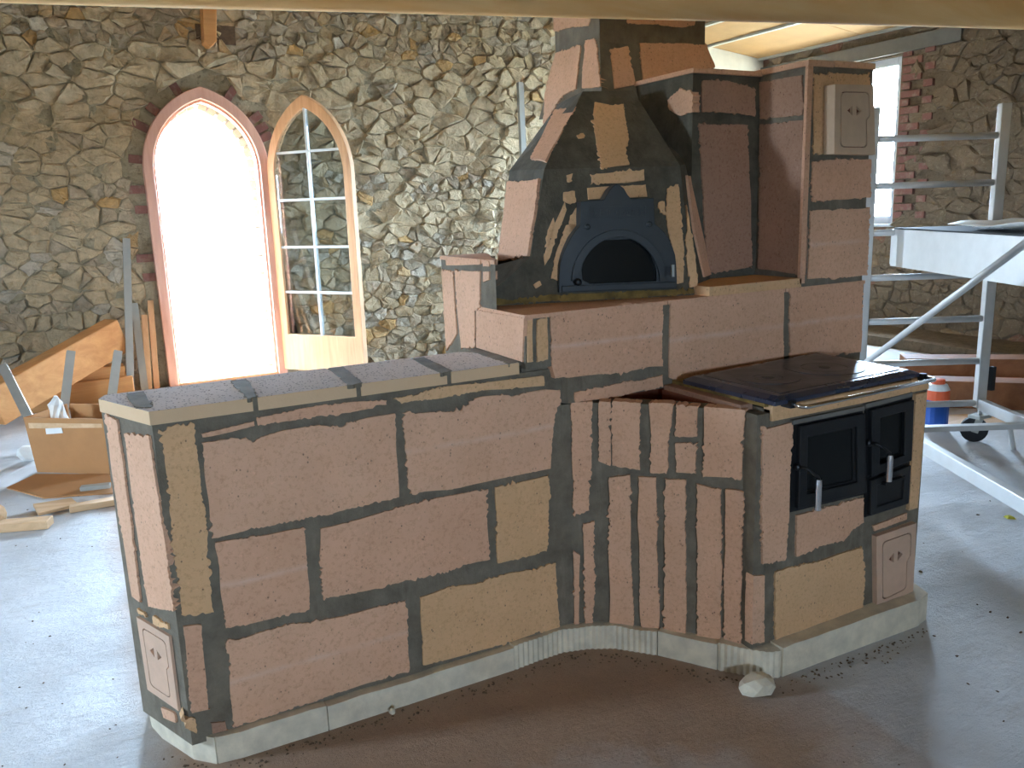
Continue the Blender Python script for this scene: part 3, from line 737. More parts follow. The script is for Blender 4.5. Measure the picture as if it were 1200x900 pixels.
fa, fb = np.array([1.289, 2.50, 1.36]), np.array([1.31, 2.90, 1.374])
MB().add([fa, fb, cM, sM, c1, c0, BL, (1.289, 2.56, 1.213)], [(0, 5, 4), (0, 4, 2), (0, 2, 3), (0, 3, 1), (0, 7, 6, 5)]).build('mortar_fillet', 'mortar', HT)
HLl, HLu = P3(cL, sC, (cM + sM) / 2), P3(cL, sC, (tA + sT) / 2)
hb(HLl, [(597, 214), (615, 213), (634, 210), (628, 255), (621, 300), (586, 306)], proud=.012)
hb(HLu, [(652, 131), (677, 128), (660, 158), (641, 191), (624, 188)], proud=.012)
HU = H2
hb(HU, [(697, 121), (715, 124), (732, 122), (733, 140), (738, 165), (733, 180), (737, 193), (705, 198), (700, 180), (695, 150)], mat='fireclay_yellow', proud=.006)
hb(H1, [(691, 204), (720, 202), (754, 199), (755, 212), (692, 217)], mat='fireclay_yellow', proud=.007)
hb(H1, [(688, 221), (710, 219), (756, 217), (758, 231), (689, 234)], mat='fireclay_yellow', proud=.007, amp=.001)
for q in ([(664, 206), (671, 203), (670, 214), (665, 214)], [(660, 226), (673, 224), (674, 236), (668, 240), (660, 236)], [(661, 237), (664, 246), (655, 270), (644, 302), (638, 311), (637, 300), (648, 268)], [(663, 264), (675, 262), (668, 280), (660, 300), (655, 331), (645, 326), (651, 300)],
          [(676, 243), (680, 245), (679, 262), (668, 274), (666, 262)], [(642, 270), (648, 255), (650, 262), (644, 285), (639, 290)], [(625, 334), (632, 329), (634, 334), (628, 338)],
          [(782, 222), (794, 216), (798, 245), (801, 290), (800, 331), (792, 333), (790, 300), (783, 275), (779, 250)], [(804, 240), (808, 255), (813, 300), (817, 336), (808, 337), (804, 300)], [(771, 238), (778, 236), (780, 252), (772, 250)], [(676, 160), (683, 157), (684, 162), (678, 163)]):
    hb(H1 if q[0][1] > 170 else H2, q, mat='fireclay_yellow', proud=.006, amp=.004, step=.007, name='exposed_patch')
HRl = P3(BR, rB, (cR + rC) / 2)
hb(HRl, [(804, 206), (808, 207), (820, 262), (832, 322), (824, 325), (812, 270)], mat='fireclay', proud=.006, amp=.0015)
hb(H1, [(577, 350), (600, 352), (640, 346), (656, 345), (656, 352), (620, 355), (577, 358)], mat='ochre_grout', proud=.006, name='grout_bed')
hb(H1, [(656, 346), (720, 343), (812, 339), (813, 344), (740, 349), (656, 353)], mat='ochre_grout', proud=.006, name='grout_bed')
# chimney
ct = [(2.035, 2.95), (2.585, 2.95), (2.585, 3.29), (2.035, 3.29)]; cb = [(1.985, 2.865), (2.665, 2.865), (2.665, 3.36), (1.985, 3.36)]
MB().hexa([(x, y, 1.93) for x, y in cb] + [(x, y, 2.19) for x, y in ct]).build('chimney_shoulder', 'mortar', HT)
MB().box((2.035, 2.95, 2.19), (2.585, 3.29, 3.9)).build('chimney_shaft', 'mortar', HT)
CFr, CLf = P3((*cb[0], 1.93), (*cb[1], 1.93), (*ct[0], 2.19)), P3((*cb[0], 1.93), (*cb[3], 1.93), (*ct[0], 2.19))
hb(CFr, [(714, 58), (735, 55), (744, 99), (720, 104)], proud=.006)
hb(CFr, [(748, 50), (785, 52), (826, 51), (837, 79), (800, 86), (753, 98)], proud=.006)
hb(CLf, [(652, 62), (681, 54), (676, 105), (660, 112), (637, 150), (641, 100)], proud=.006)
hb(CLf, [(687, 48), (699, 46), (705, 102), (683, 104)], proud=.006)
hb(PX(2.035), [(650, 20), (692, 20), (690, 29), (650, 37)], proud=.005)
hb(PY(2.95), [(732, 15), (815, 15), (814, 30), (800, 33), (735, 27)], proud=.005)
# stove front
hb(SF, [(892, 501), (927, 496), (924, 560), (923, 606), (919, 654), (905, 659), (892, 661)], proud=.006)
hb(SF, [(932, 603), (1011, 583), (1011, 612), (998, 619), (990, 631), (960, 640), (932, 652)], proud=.006)
hb(SF, [(907, 669), (960, 656), (1010, 641), (1012, 680), (1010, 718), (960, 735), (907, 754)], mat='fireclay_yellow', proud=.006)
hb(SF, [(882, 675), (895, 674), (895, 752), (880, 755)], amp=.002)
hb(SF, [(1070, 462), (1083, 459), (1072, 594), (1062, 597)], mat='fireclay_yellow', amp=.001, proud=.012)
hb(SF, [(1022, 616), (1062, 601), (1062, 608), (1024, 622)], amp=.001)
MB().box((1.90, 1.832, .868), (2.56, 1.87, .918)).build('stove_fascia', 'fireclay_yellow', HT, bevel=.002)
MB().box((2.565, 1.834, .87), (2.662, 1.87, .922)).build('stove_fascia', 'fireclay_yellow', HT, bevel=.002)
MB().box((1.885, 1.85, .913), (2.62, 2.298, .926)).build('cooktop_bed', 'ochre_grout', HT)
# ---- cast-iron oven door in the hood
DP = Plane(H1(722, 330) + tilt(2) * .012, tilt(2)); dn = DP.n
OD = empty('oven_door', (0, 0, 0)); OD.parent = HT; OD.location = Vector(DP(722, 330)) - HT.location
OD['label'] = 'black cast-iron arched oven door with glass'
outl = [(654, 343), (654, 325), (655, 311), (658, 300), (662, 290), (668, 278), (674, 270), (679, 264), (680, 236), (707, 234), (711, 227), (714, 222), (718, 218), (722, 216), (726, 218), (730, 221), (734, 228), (738, 233), (765, 232), (766, 262), (772, 267), (778, 273), (783, 281), (787, 290), (790, 299), (791, 308), (792, 325), (792, 338)]
hole = [(690, 332), (682, 328), (681, 316), (683, 304), (687, 293), (693, 286), (701, 282), (748, 280), (756, 286), (762, 296), (766, 308), (768, 320), (768, 329)]
MB().prism([DP.poly(outl), DP.poly(hole)], dn, -.05, .012).build('door_plate', 'cast_iron', OD, bevel=.003)
MB().prism([DP.poly(hole)], dn, -.012, -.004).build('oven_glass', 'soot_glass', OD)
def arc_band(pl, cu, cv, ru, rv, w, a0, a1, n=22):
    o_, i_ = [], []
    for k in range(n + 1):
        a = math.radians(a0 + (a1 - a0) * k / n); o_.append((cu + ru * math.cos(a), cv - rv * math.sin(a))); i_.append((cu + (ru - w) * math.cos(a), cv - (rv - w) * math.sin(a)))
    return pl.poly(o_ + i_[::-1])
MB().prism([arc_band(DP, 724, 331, 56, 62, 9, 2, 178)], dn, .008, .022).build('arch_ring', 'cast_iron', OD, bevel=.003)
MB().prism([DP.poly([(657, 342), (657, 335), (789, 330), (789, 337)])], dn, .008, .02).build('bottom_rail', 'cast_iron', OD, bevel=.002)
MB().prism([DP.poly([(689, 257), (689, 241), (757, 240), (757, 256)]), DP.poly([(691, 255.5), (691, 242.5), (755, 241.5), (755, 254.5)])], dn, .008, .015).build('sign_border', 'cast_iron', OD)
rs = random.Random(11)
for k in range(8):          # worn raised relief on the name plate (illegible in the photo)
    u = 695 + k * 7.6; m_ = MB()
    m_.prism([DP.poly([(u, 253), (u, 245), (u + 1.3, 245), (u + 1.3, 253)])], dn, .008, .014)
    v = 245 + rs.choice((0, 3, 6)); m_.prism([DP.poly([(u + 1.3, v + 1.3), (u + 1.3, v), (u + 4.4, v + rs.uniform(-.5, 1)), (u + 4.4, v + 1.6)])], dn, .008, .014)
    if rs.random() < .6: m_.prism([DP.poly([(u + 3.4, 252), (u + 3.2, 247), (u + 4.6, 247), (u + 4.8, 252)])], dn, .008, .014)
    m_.build('sign_relief', 'cast_iron', OD)
for u, v in ((687, 266), (759, 263)):
    MB().lathe(DP(u, v), dn, [(.011, .008), (.011, .018), (.006, .022)], 10).build('bolt', 'cast_iron', OD)
MB().lathe(DP(674, 330), dn, [(.006, .015), (.006, .03), (.013, .032), (.013, .045), (.007, .05)], 12).build('knob', 'black_iron', OD, smooth=True)
MB().prism([DP.poly([(784, 310), (787, 310), (787, 324), (784, 324)])], dn, .01, .028).build('latch', 'zinc_steel', OD)
MB().prism([DP.poly([(776, 312), (783, 312), (783, 322), (776, 323)])], dn, .01, .022).build('hinge', 'black_iron', OD)
# ---- stove doors
SD = PY(1.84)
def stove_door(name, q, label):
    o = empty(name, (0, 0, 0)); o.parent = HT; o.location = Vector(SD(*q)) - HT.location; o['label'] = label; return o
def quad_in(q, f):   # shrink a pixel quad towards its centre, f per side fraction (l, r, t, b); q = tl tr br bl
    tl, tr, br, bl = [np.array(p, float) for p in q]; l, r, t__, b = f
    def pt(s_, v): return tuple((tl * (1 - s_) + tr * s_) * (1 - v) + (bl * (1 - s_) + br * s_) * v)
    return [pt(l, t__), pt(1 - r, t__), pt(1 - r, 1 - b), pt(l, 1 - b)]
def framed(q, parent, f, h=.02, name='door_frame', mat='black_iron'):
    MB().prism([SD.poly(q), SD.poly(quad_in(q, f))], (0, -1, 0), -.02, h).build(name, mat, parent, bevel=.003)
qa = [(928, 496), (1010, 480), (1012, 579), (925, 600)]; qb = [(1013, 477), (1068, 464), (1065, 539), (1013, 560)]; qc = [(1013, 561), (1065, 541), (1062, 590), (1012, 606)]
da = stove_door('baking_door', qa[3], 'black glazed oven door of the stove'); db = stove_door('firebox_door', qb[3], 'narrow black glazed firebox door')
dc = stove_door('ash_drawer', qc[3], 'black ash door below the firebox')
MB().prism([SD.poly(qa)], (0, -1, 0), -.03, .004).build('back_plate', 'black_iron', da)
framed(quad_in(qa, (.06, .02, .03, .04)), da, (.12, .13, .14, .16), .02, 'door_frame', 'door_iron')
framed(quad_in(qa, (.15, .13, .15, .18)), da, (.06, .06, .05, .05), .012, 'inner_rim', 'black_iron')
MB().prism([SD.poly(quad_in(qa, (.18, .15, .17, .20)))], (0, -1, 0), .0, .007).build('glass', 'soot_glass', da)
MB().prism([SD.poly(qb)], (0, -1, 0), -.03, .004).build('back_plate', 'black_iron', db)
framed(quad_in(qb, (.06, .04, .04, .02)), db, (.2, .2, .15, .14), .02, 'door_frame', 'door_iron')
MB().prism([SD.poly(quad_in(qb, (.24, .22, .18, .16)))], (0, -1, 0), .0, .007).build('glass', 'soot_glass', db)
MB().prism([SD.poly(quad_in(qb, (.4, .2, .84, .06)))], (0, -1, 0), .018, .024).build('maker_strip', 'door_iron', db)
MB().prism([SD.poly(qc)], (0, -1, 0), -.03, .004).build('back_plate', 'black_iron', dc)
framed(quad_in(qc, (.06, .04, .04, .04)), dc, (.16, .16, .2, .2), .018, 'door_frame', 'door_iron')
MB().prism([SD.poly(quad_in(qc, (.2, .18, .22, .22)))], (0, -1, 0), .0, .012).build('panel', 'black_iron', dc)
MB().prism([SD.poly([(1028, 563), (1050, 556), (1050, 559), (1028, 566)])], (0, -1, 0), .012, .035).build('air_slider', 'black_iron', dc)
def handle(o, u, v, du, dv, L):
    p = Vector(SD(u, v)) + Vector((0, -.02, 0)); q = Vector(SD(u + du, v + dv)) + Vector((0, -.055, 0))
    MB().tube([p, p + Vector((.004, -.025, .004)), (p + q) / 2 + Vector((0, -.018, .006)), q + Vector((0, -.0, .01)), q], .005, 8).build('handle_stem', 'black_iron', o, smooth=True)
    MB().tube([q + Vector((0, 0, .004)), q - Vector((0, 0, .012)), q - Vector((0, 0, L))], [.009, .0105, .0105], 12).build('handle_grip', 'chrome', o)
    MB().lathe(p + Vector((0, .012, 0)), (0, -1, 0), [(.012, 0), (.012, .012), (.006, .016)], 10).build('handle_boss', 'black_iron', o)
handle(da, 931, 546, 13, 12, .10); handle(db, 1014, 518, 13, 12, .09)
m_ = MB(); m_.prism([SD.poly([(926, 492), (1010, 475), (1010, 480), (926, 497)])], (0, -1, 0), -.01, .012); m_.build('insulation_strip', 'cement_grey', HT)
MB().prism([SD.poly([(1011, 473), (1066, 459), (1066, 464), (1011, 478)])], (0, -1, 0), -.01, .012).build('insulation_strip', 'cement_grey', HT)
# ---- cleaning hatches (clay plates with a grooved lid and two finger holes)
def hatch(pl, q, mat, label, proud=.012, mirror=False):
    tl, tr, br, bl = [Vector(p) for p in pl.poly(q)]
    o = empty('cleaning_hatch', (0, 0, 0)); o.parent = HT; o.location = bl - HT.location; o['label'] = label
    def pt(s_, v): return (tl * (1 - s_) + tr * s_) * (1 - v) + (bl * (1 - s_) + br * s_) * v
    n = pl.n
    def rr_(s0, s1, v0, v1, r=.06):
        out = []; ry = r * (s1 - s0) / (v1 - v0) * .8
        for (cs, cv, a0) in ((s0 + r, v0 + ry, 180), (s1 - r, v0 + ry, 270), None, (s1 - .07 - r, v1 - ry, 0), (s0 + r, v1 - ry, 90)) if True else ():
            pass
        return out
    def lid_loop(g):
        s0, s1, v0, v1 = .14 + g, .88 - g, .10 + g * .6, .90 - g * .6; r, ry = .09, .06; L = []
        def corner(cs, cv, a0):
            for k in range(4):
                a = math.radians(a0 + 30 * k); L.append((cs + r * math.cos(a), cv + ry * math.sin(a)))
        corner(s0 + r, v0 + ry, 180); corner(s1 - r, v0 + ry, 270)
        L += [(s1, .44), (s1 - .08, .50)]
        corner(s1 - .08 - r, v1 - ry, 0); corner(s0 + r, v1 - ry, 90)
        if mirror: L = [(1.02 - s_, v) for s_, v in L][::-1]
        return [pt(*w) for w in L]
    h1 = [pt(.44, .30), pt(.44, .44), pt(.31, .37)]; h2 = [pt(.54, .30), pt(.67, .37), pt(.54, .44)]
    MB().prism([[tl, tr, br, bl], lid_loop(0)], n, -.02, proud).build('hatch_rim', mat, o)
    MB().prism([lid_loop(.022), h1, h2], n, -.02, proud).build('hatch_lid', mat, o)
    MB().prism([lid_loop(-.01)], n, -.024, proud - .012).build('hatch_backing', 'clay_hole', o)
hatch(CHp, [(162, 722), (200, 745), (211, 832), (175, 807)], 'clay_plate_pink', 'pinkish clay cleaning hatch at the bench foot', .006)
hatch(PY(2.30 - .03), [(971, 100), (1016, 101), (1018, 182), (970, 181)], 'clay_plate', 'beige clay cleaning hatch high on the pillar', .03)
hatch(SF, [(1022, 627), (1069, 611), (1065, 692), (1023, 713)], 'clay_plate_pink', 'clay cleaning hatch below the firebox door', .018)
# ---- concrete plinth, fluted on the curve
def plinth(pts, z1, fl, name='plinth_strip'):
    P = [Vector((x, y)) for x, y in pts]; line = []
    for a, b in zip(P, P[1:]):
        k = max(1, int((b - a).length / (.005 if fl else .05)))
        for j in range(k): line.append(a.lerp(b, j / k))
    line.append(P[-1]); n = len(line); m_ = MB(); vs_ = []
    for i, p in enumerate(line):
        dd = (line[min(i + 1, n - 1)] - line[max(i - 1, 0)]).normalized(); nn = Vector((-dd.y, dd.x))
        w = (abs((i % 4) - 2) - 1) * .0025 if fl else mnoise.noise(Vector((p.x * 14, p.y * 14, 0))) * .002
        zz = z1 + mnoise.noise(Vector((p.x * 12, p.y * 12, 5))) * .004
        f = p + nn * w; b = p + nn * .07
        vs_ += [(f.x, f.y, 0), (f.x, f.y, zz), (b.x, b.y, zz), (b.x, b.y, 0)]
    fs = [(i * 4 + k, i * 4 + (k + 1) % 4, (i + 1) * 4 + (k + 1) % 4, (i + 1) * 4 + k) for i in range(n - 1) for k in range(4)] + [(0, 1, 2, 3), (n * 4 - 1, n * 4 - 2, n * 4 - 3, n * 4 - 4)]
    m_.add(vs_, fs).build(name, 'plinth_concrete', HT)
plinth([(.10, 2.76), (.078, 2.70), (.078, 2.60), (.10, 2.52), (.135, 2.44), (.17, 2.36), (.225, 2.303)], .085, False)
plinth([(.229, 2.302), (.30, 2.292), (.55, 2.288)], .085, False)
plinth([(.553, 2.288), (1.20, 2.287)], .082, False)
plinth([(1.203, 2.287), (1.30, 2.295), (1.40, 2.297), (1.49, 2.27), (1.571, 2.223), (1.67, 2.107)], .088, True)
plinth([(1.672, 2.105), (1.73, 2.015), (1.782, 1.929)], .092, False)
plinth([(1.784, 1.927), (1.849, 1.839), (1.89, 1.798), (1.93, 1.786)], .098, True)
plinth([(1.935, 1.784), (2.20, 1.778), (2.60, 1.768), (2.67, 1.785), (2.70, 1.85), (2.70, 2.29)], .105, False)

# ================================================================== cooktop
CT = empty('cooktop', (1.88, 1.81, .926), 'black cast-iron cooktop with two ring plates and a chrome rail', 'cooktop')
cq = [(1.878, 1.800), (2.588, 1.822), (2.608, 2.285), (1.872, 2.225)]
def inset(q, d):
    c = Vector((sum(p[0] for p in q) / 4, sum(p[1] for p in q) / 4)); return [tuple(Vector(p) + (c - Vector(p)).normalized() * d) for p in q]
qi = inset(cq, .035); zb, zt_ = .926, .952
MB().hexa([(x, y, zb) for x, y in cq] + [(x, y, zt_ - .012) for x, y in cq]).hexa([(x, y, zt_ - .012) for x, y in cq] + [(x, y, zt_) for x, y in qi]).build('cooktop_frame', 'cast_iron_blue', CT, bevel=.002)
q2 = inset(cq, .07); MB().hexa([(x, y, zt_ - .006) for x, y in q2] + [(x, y, zt_ + .002) for x, y in q2]).build('plate', 'cast_iron_top', CT, bevel=.002)
TZ = PZ(zt_ + .002)
for (u, v, r) in ((900, 443, .105), (966, 431, .135)):
    c = TZ(u, v)
    for (ra, rb_, nm) in ((r, r - .055, 'cooking_ring'), (r - .058, .022, 'cooking_ring')):
        o_ = [Vector((c[0] + ra * math.cos(2 * math.pi * k / 36), c[1] + ra * math.sin(2 * math.pi * k / 36), c[2])) for k in range(36)]
        i_ = [Vector((c[0] + rb_ * math.cos(2 * math.pi * k / 36), c[1] + rb_ * math.sin(2 * math.pi * k / 36), c[2])) for k in range(36)]
        MB().prism([o_, i_], (0, 0, 1), -.004, .0022).build(nm, 'cast_iron_top', CT, bevel=.0012)
    MB().lathe(c, (0, 0, 1), [(.019, -.003), (.019, .003), (.008, .0035)], 16).build('ring_centre', 'cast_iron', CT)
ra, rb_ = Vector((1.945, 1.745, .925)), Vector((2.60, 1.765, .925))
MB().tube([ra + Vector((0, .06, 0)), ra + Vector((0, .012, 0)), ra + Vector((.012, 0, 0)), rb_ - Vector((.012, 0, 0)), rb_ + Vector((0, .012, 0)), rb_ + Vector((0, .06, 0))], .007, 10).build('rail', 'chrome', CT, smooth=True)
for p in (ra, rb_): MB().box((p.x - .012, p.y + .045, p.z - .012), (p.x + .012, 1.83, p.z + .012)).build('rail_bracket', 'black_iron', CT)

# ================================================================== floor bits near the heater
def lump(name, c, r, seed, mat, label, cat, flat=.45, sub=2):
    import bmesh
    bm = bmesh.new(); bmesh.ops.create_icosphere(bm, subdivisions=sub, radius=1); rnd = random.Random(seed); off = Vector((seed * 3.7, 1, 2))
    for v in bm.verts:
        k = 1 + .28 * mnoise.noise(v.co * 1.1 + off) + .06 * mnoise.noise(v.co * 4 + off); v.co = Vector((v.co.x * r[0] * k, v.co.y * r[1] * k, max(-.75, v.co.z) * r[2] * k))
    zmin = min(v.co.z for v in bm.verts)
    for v in bm.verts: v.co.z -= zmin
    me = bpy.data.meshes.new(name); bm.to_mesh(me); bm.free(); o = bpy.data.objects.new(name, me); col.objects.link(o); me.materials.append(MATS[mat]); o.location = c
    return tag(o, label, cat)
p = PZ(0)(887, 812); lump('concrete_lump', (p[0], p[1], 0), (.064, .05, .036), 4, 'plinth_concrete', 'pale broken lump of concrete lying at the stove plinth', 'stone')
p = PZ(0)(457, 833); lump('pebble', (p[0], p[1] - .02, 0), (.011, .011, .011), 6, 'plinth_concrete', 'tiny white pebble lying at the bench plinth', 'stone')
rd = random.Random(17); crumbs = MB(); leafs = MB()
def crumb(m_, x, y, s_, z=0.):
    a = rd.uniform(0, 6.3); c, s2 = math.cos(a), math.sin(a); k = rd.uniform(.35, 1); h = s_ * rd.uniform(.3, .8)
    b = [(-s_, -s_ * k), (s_, -s_ * k * .6), (s_ * .8, s_ * k), (-s_ * .6, s_ * k * .8)]
    b = [(x + u * c - v * s2, y + u * s2 + v * c) for u, v in b]; m_.hexa([(u, v, z) for u, v in b] + [(x + (u - x) * .6, y + (v - y) * .6, z + h) for u, v in b])
line = [(.11, 2.44), (.22, 2.28), (1.2, 2.265), (1.42, 2.275), (1.55, 2.20), (1.76, 1.90), (1.92, 1.76), (2.6, 1.745)]
for (a, b) in zip(line, line[1:]):
    L = math.dist(a, b)
    for k in range(int(L * 130)):
        f = rd.random(); dd = abs(rd.gauss(0, .035)); nx, ny = (b[1] - a[1]) / L, -(b[0] - a[0]) / L
        crumb(crumbs, a[0] + (b[0] - a[0]) * f + nx * dd, a[1] + (b[1] - a[1]) * f + ny * dd, rd.uniform(.002, .006))
for k in range(90):
    crumb(crumbs, rd.uniform(.3, 2.0), rd.uniform(1.3, 2.2), rd.uniform(.0015, .004))
for k in range(80):
    crumb(crumbs, rd.uniform(2.2, 4.6), rd.uniform(.9, 2.6), rd.uniform(.003, .009))
for k in range(45):
    crumb(crumbs, rd.uniform(-.6, .1), rd.uniform(2.4, 5.5), rd.uniform(.002, .005))
o = crumbs.build('rubble_crumbs', 'chip_dark', fix=False); tag(o, 'small dark crumbs of rubble strewn over the floor', 'rubble', kind='stuff')
for i, (u, v, lab) in enumerate(((1183, 606, 'small yellow leaf on the floor beside the scaffold'),)):
    p = PZ(.004)(u, v); crumb(leafs, p[0], p[1], .022); tag(leafs.build('fallen_leaf', 'leaf_yellow'), lab, 'leaf')

# ================================================================== scaffold at the right
rt = Vector((.8776, -.4793, 0)); fw = Vector((.4793, .8776, 0))
RP = Vector((4.985, 3.085, 0)); LPo = RP - rt * .765
SC = empty('rolling_scaffold', LPo, 'aluminium rolling scaffold frame with ladder rungs beside the heater', 'scaffold')
for b in (LPo, RP):
    MB().bar(b + Vector((0, 0, .22)), b + Vector((0, 0, 2.05)), .062, .05, up=fw).build('post', 'aluminium', SC, bevel=.006)
for z in (.25, .52, .785, 1.055, 1.325, 1.60, 1.87):
    MB().tube([LPo + Vector((0, 0, z)), RP + Vector((0, 0, z))], .02, 10).build('rung', 'aluminium', SC, smooth=True)
for b in (LPo, RP):
    MB().bar(b + Vector((0, 0, .245)) - fw * .02, b - fw * 2.0 + Vector((0, 0, .245)), .045, .07).build('base_rail', 'aluminium', SC, bevel=.004)
MB().bar(LPo - fw * .55 + Vector((0, 0, .25)), RP - fw * .55 + Vector((0, 0, .25)), .05, .03).build('base_crossbar', 'aluminium', SC)
MB().tube([LPo + Vector((0, 0, .52)) - fw * .03, LPo - fw * 1.75 + Vector((0, 0, 1.42))], .018, 10).build('diagonal_brace', 'aluminium', SC, smooth=True)
MB().tube([RP - fw * .25 + Vector((.0, 0, .25)) + rt * .03, RP - fw * .2 + rt * .12 + Vector((0, 0, .0))], .016, 8).build('outrigger', 'aluminium', SC)
def castor(b):
    MB().tube([b + Vector((0, 0, .17)), b + Vector((0, 0, .36))], .014, 8).build('jack_stem', 'aluminium', SC)
    MB().bar(b + rt * .055 + Vector((0, 0, .33)), b + rt * .055 + Vector((0, 0, .48)), .03, .03).build('brake_handle', 'rubber_black', SC)
    MB().box(b + Vector((-.06, -.04, .155)), b + Vector((.06, .04, .175))).build('castor_plate', 'zinc_steel', SC)
    c = b + rt * -.03 + Vector((0, 0, .08)); ax = (rt * .35 + fw * .94)
    MB().lathe(c - ax * .02, ax, [(.05, 0), (.08, .004), (.08, .036), (.05, .04)], 20).build('castor_wheel', 'rubber_black', SC, smooth=False)
    for s_ in (-1, 1): MB().bar(c + ax * .03 * s_ + Vector((0, 0, -.015)), c + ax * .03 * s_ + rt * .03 + Vector((0, 0, .085)), .04, .006, up=ax).build('castor_fork', 'zinc_steel', SC)
castor(RP - rt * -.01); castor(LPo)
for b in (LPo - fw * 2.0, RP - fw * 2.0):       # the other end frame, outside the picture
    MB().bar(b + Vector((0, 0, .22)), b + Vector((0, 0, 2.05)), .062, .05, up=fw).build('post', 'aluminium', SC, bevel=.006)
    castor(b)
for z in (.25, .52, .785, 1.055, 1.325, 1.60, 1.87):
    MB().tube([LPo - fw * 2.0 + Vector((0, 0, z)), RP - fw * 2.0 + Vector((0, 0, z))], .02, 10).build('rung', 'aluminium', SC, smooth=True)
# deck plank tray on the scaffold
dk0 = LPo + rt * .17; DK = empty('scaffold_deck', dk0 + Vector((0, 0, 1.345)), 'pale metal scaffold platform resting on the rungs', 'platform')
zt2, zb2 = 1.315 + .03, 1.125
fwd2 = -fw
a, b = dk0 - fw * -.02, dk0 + fwd2 * 2.1
MB().bar(a + Vector((0, 0, (zt2 + zb2) / 2)), b + Vector((0, 0, (zt2 + zb2) / 2)), .02, zt2 - zb2).build('side_board', 'aluminium', DK)
a2, b2 = a + rt * .5, b + rt * .5
MB().bar(a2 + Vector((0, 0, (zt2 + zb2) / 2)), b2 + Vector((0, 0, (zt2 + zb2) / 2)), .02, zt2 - zb2).build('side_board', 'aluminium', DK)
MB().hexa([a + Vector((0, 0, zt2 - .012)), a2 + Vector((0, 0, zt2 - .012)), b2 + Vector((0, 0, zt2 - .012)), b + Vector((0, 0, zt2 - .012)), a + Vector((0, 0, zt2 + .008)), a2 + Vector((0, 0, zt2 + .008)), b2 + Vector((0, 0, zt2 + .008)), b + Vector((0, 0, zt2 + .008))]).build('deck_panel', 'rubber_black', DK)
MB().bar(a + Vector((0, 0, (zt2 + zb2) / 2)) - rt * .01, a2 + Vector((0, 0, (zt2 + zb2) / 2)), .02, zt2 - zb2 - .02).build('end_board', 'aluminium', DK)
# loose sheet on the deck
m_ = MB(); n1, n2 = 10, 6; vs_ = []
for i in range(n1 + 1):
    for k in range(n2 + 1):
        s_, w = i / n1, k / n2; q = dk0 + fwd2 * (.55 + 1.1 * s_) + rt * (.03 + .42 * w)
        z = zt2 + .014 + .09 * max(0, mnoise.noise(Vector((s_ * 2.4, w * 2.2, 4.4))) + .15) * (1 if 0 < k else .8)
        vs_.append((q.x, q.y, z))
fs = [(i * (n2 + 1) + k, (i + 1) * (n2 + 1) + k, (i + 1) * (n2 + 1) + k + 1, i * (n2 + 1) + k + 1) for i in range(n1) for k in range(n2)]
o = m_.add(vs_, fs).build('foil_sheet', 'paper_white', smooth=True); sd = o.modifiers.new('solid', 'SOLIDIFY'); sd.thickness = .003
tag(o, 'crumpled white sheet lying on the scaffold platform', 'sheet')
# bottle, planks along the right wall
BO = empty('foam_bottle', (0, 0, 0)); p = PZ(0)(1095, 503); BO.location = (p[0], p[1], 0); tag(BO, 'blue and orange plastic canister standing behind the stove', 'canister')
h = .33
MB().lathe(BO.location, (0, 0, 1), [(.07, 0), (.078, .01), (.078, .045)], 18).build('foot', 'bottle_white', BO, smooth=False)
MB().lathe(BO.location, (0, 0, 1), [(.079, .045), (.079, .21)], 18).build('blue_label', 'bottle_blue', BO)
MB().lathe(BO.location, (0, 0, 1), [(.079, .21), (.077, .275)], 18).build('orange_label', 'bottle_orange', BO)
MB().lathe(BO.location, (0, 0, 1), [(.077, .275), (.06, .31), (.045, .315)], 18).build('shoulder', 'bottle_white', BO)
MB().lathe(BO.location, (0, 0, 1), [(.045, .315), (.043, .345), (.02, .35)], 16).build('cap', 'bottle_orange', BO)
def bar_thing(name, p, q, w, h, mat, label, cat, group=None, bevel=.004, up=(0, 0, 1), roll=0):
    o = MB().bar(p, q, w, h, up, roll).build(name, mat, bevel=bevel); return tag(o, label, cat, group)
F0 = PZ(0)
def fl_(u, v, z=0.): p = PZ(z)(u, v); return Vector(p)
bar_thing('timber_plank', (5.35, 4.15, .10), (6.75, 2.7, .10), .20, .20, 'timber_dark', 'thick reddish-brown timber lying behind the scaffold wheel', 'timber')
bar_thing('timber_plank', (4.75, 4.55, .05), (5.2, 3.95, .05), .18, .10, 'timber_dark', 'short dark timber lying behind the blue canister', 'timber')
bar_thing('timber_plank', (5.95, 4.35, .13), (7.4, 3.1, .13), .22, .26, 'timber_dark', 'dark timber baulk lying nearest the stone wall under the window', 'timber')
bar_thing('wood_board', (5.15, 3.50, .012), (5.55, 3.30, .012), .26, .024, 'offcut_wood', 'pale flat board lying on the floor behind the scaffold wheel', 'board')
bar_thing('metal_stud', (5.0, 3.78, .03), (5.45, 3.66, .03), .06, .06, 'zinc_steel', 'short grey pipe piece lying beside the dark timbers', 'pipe')

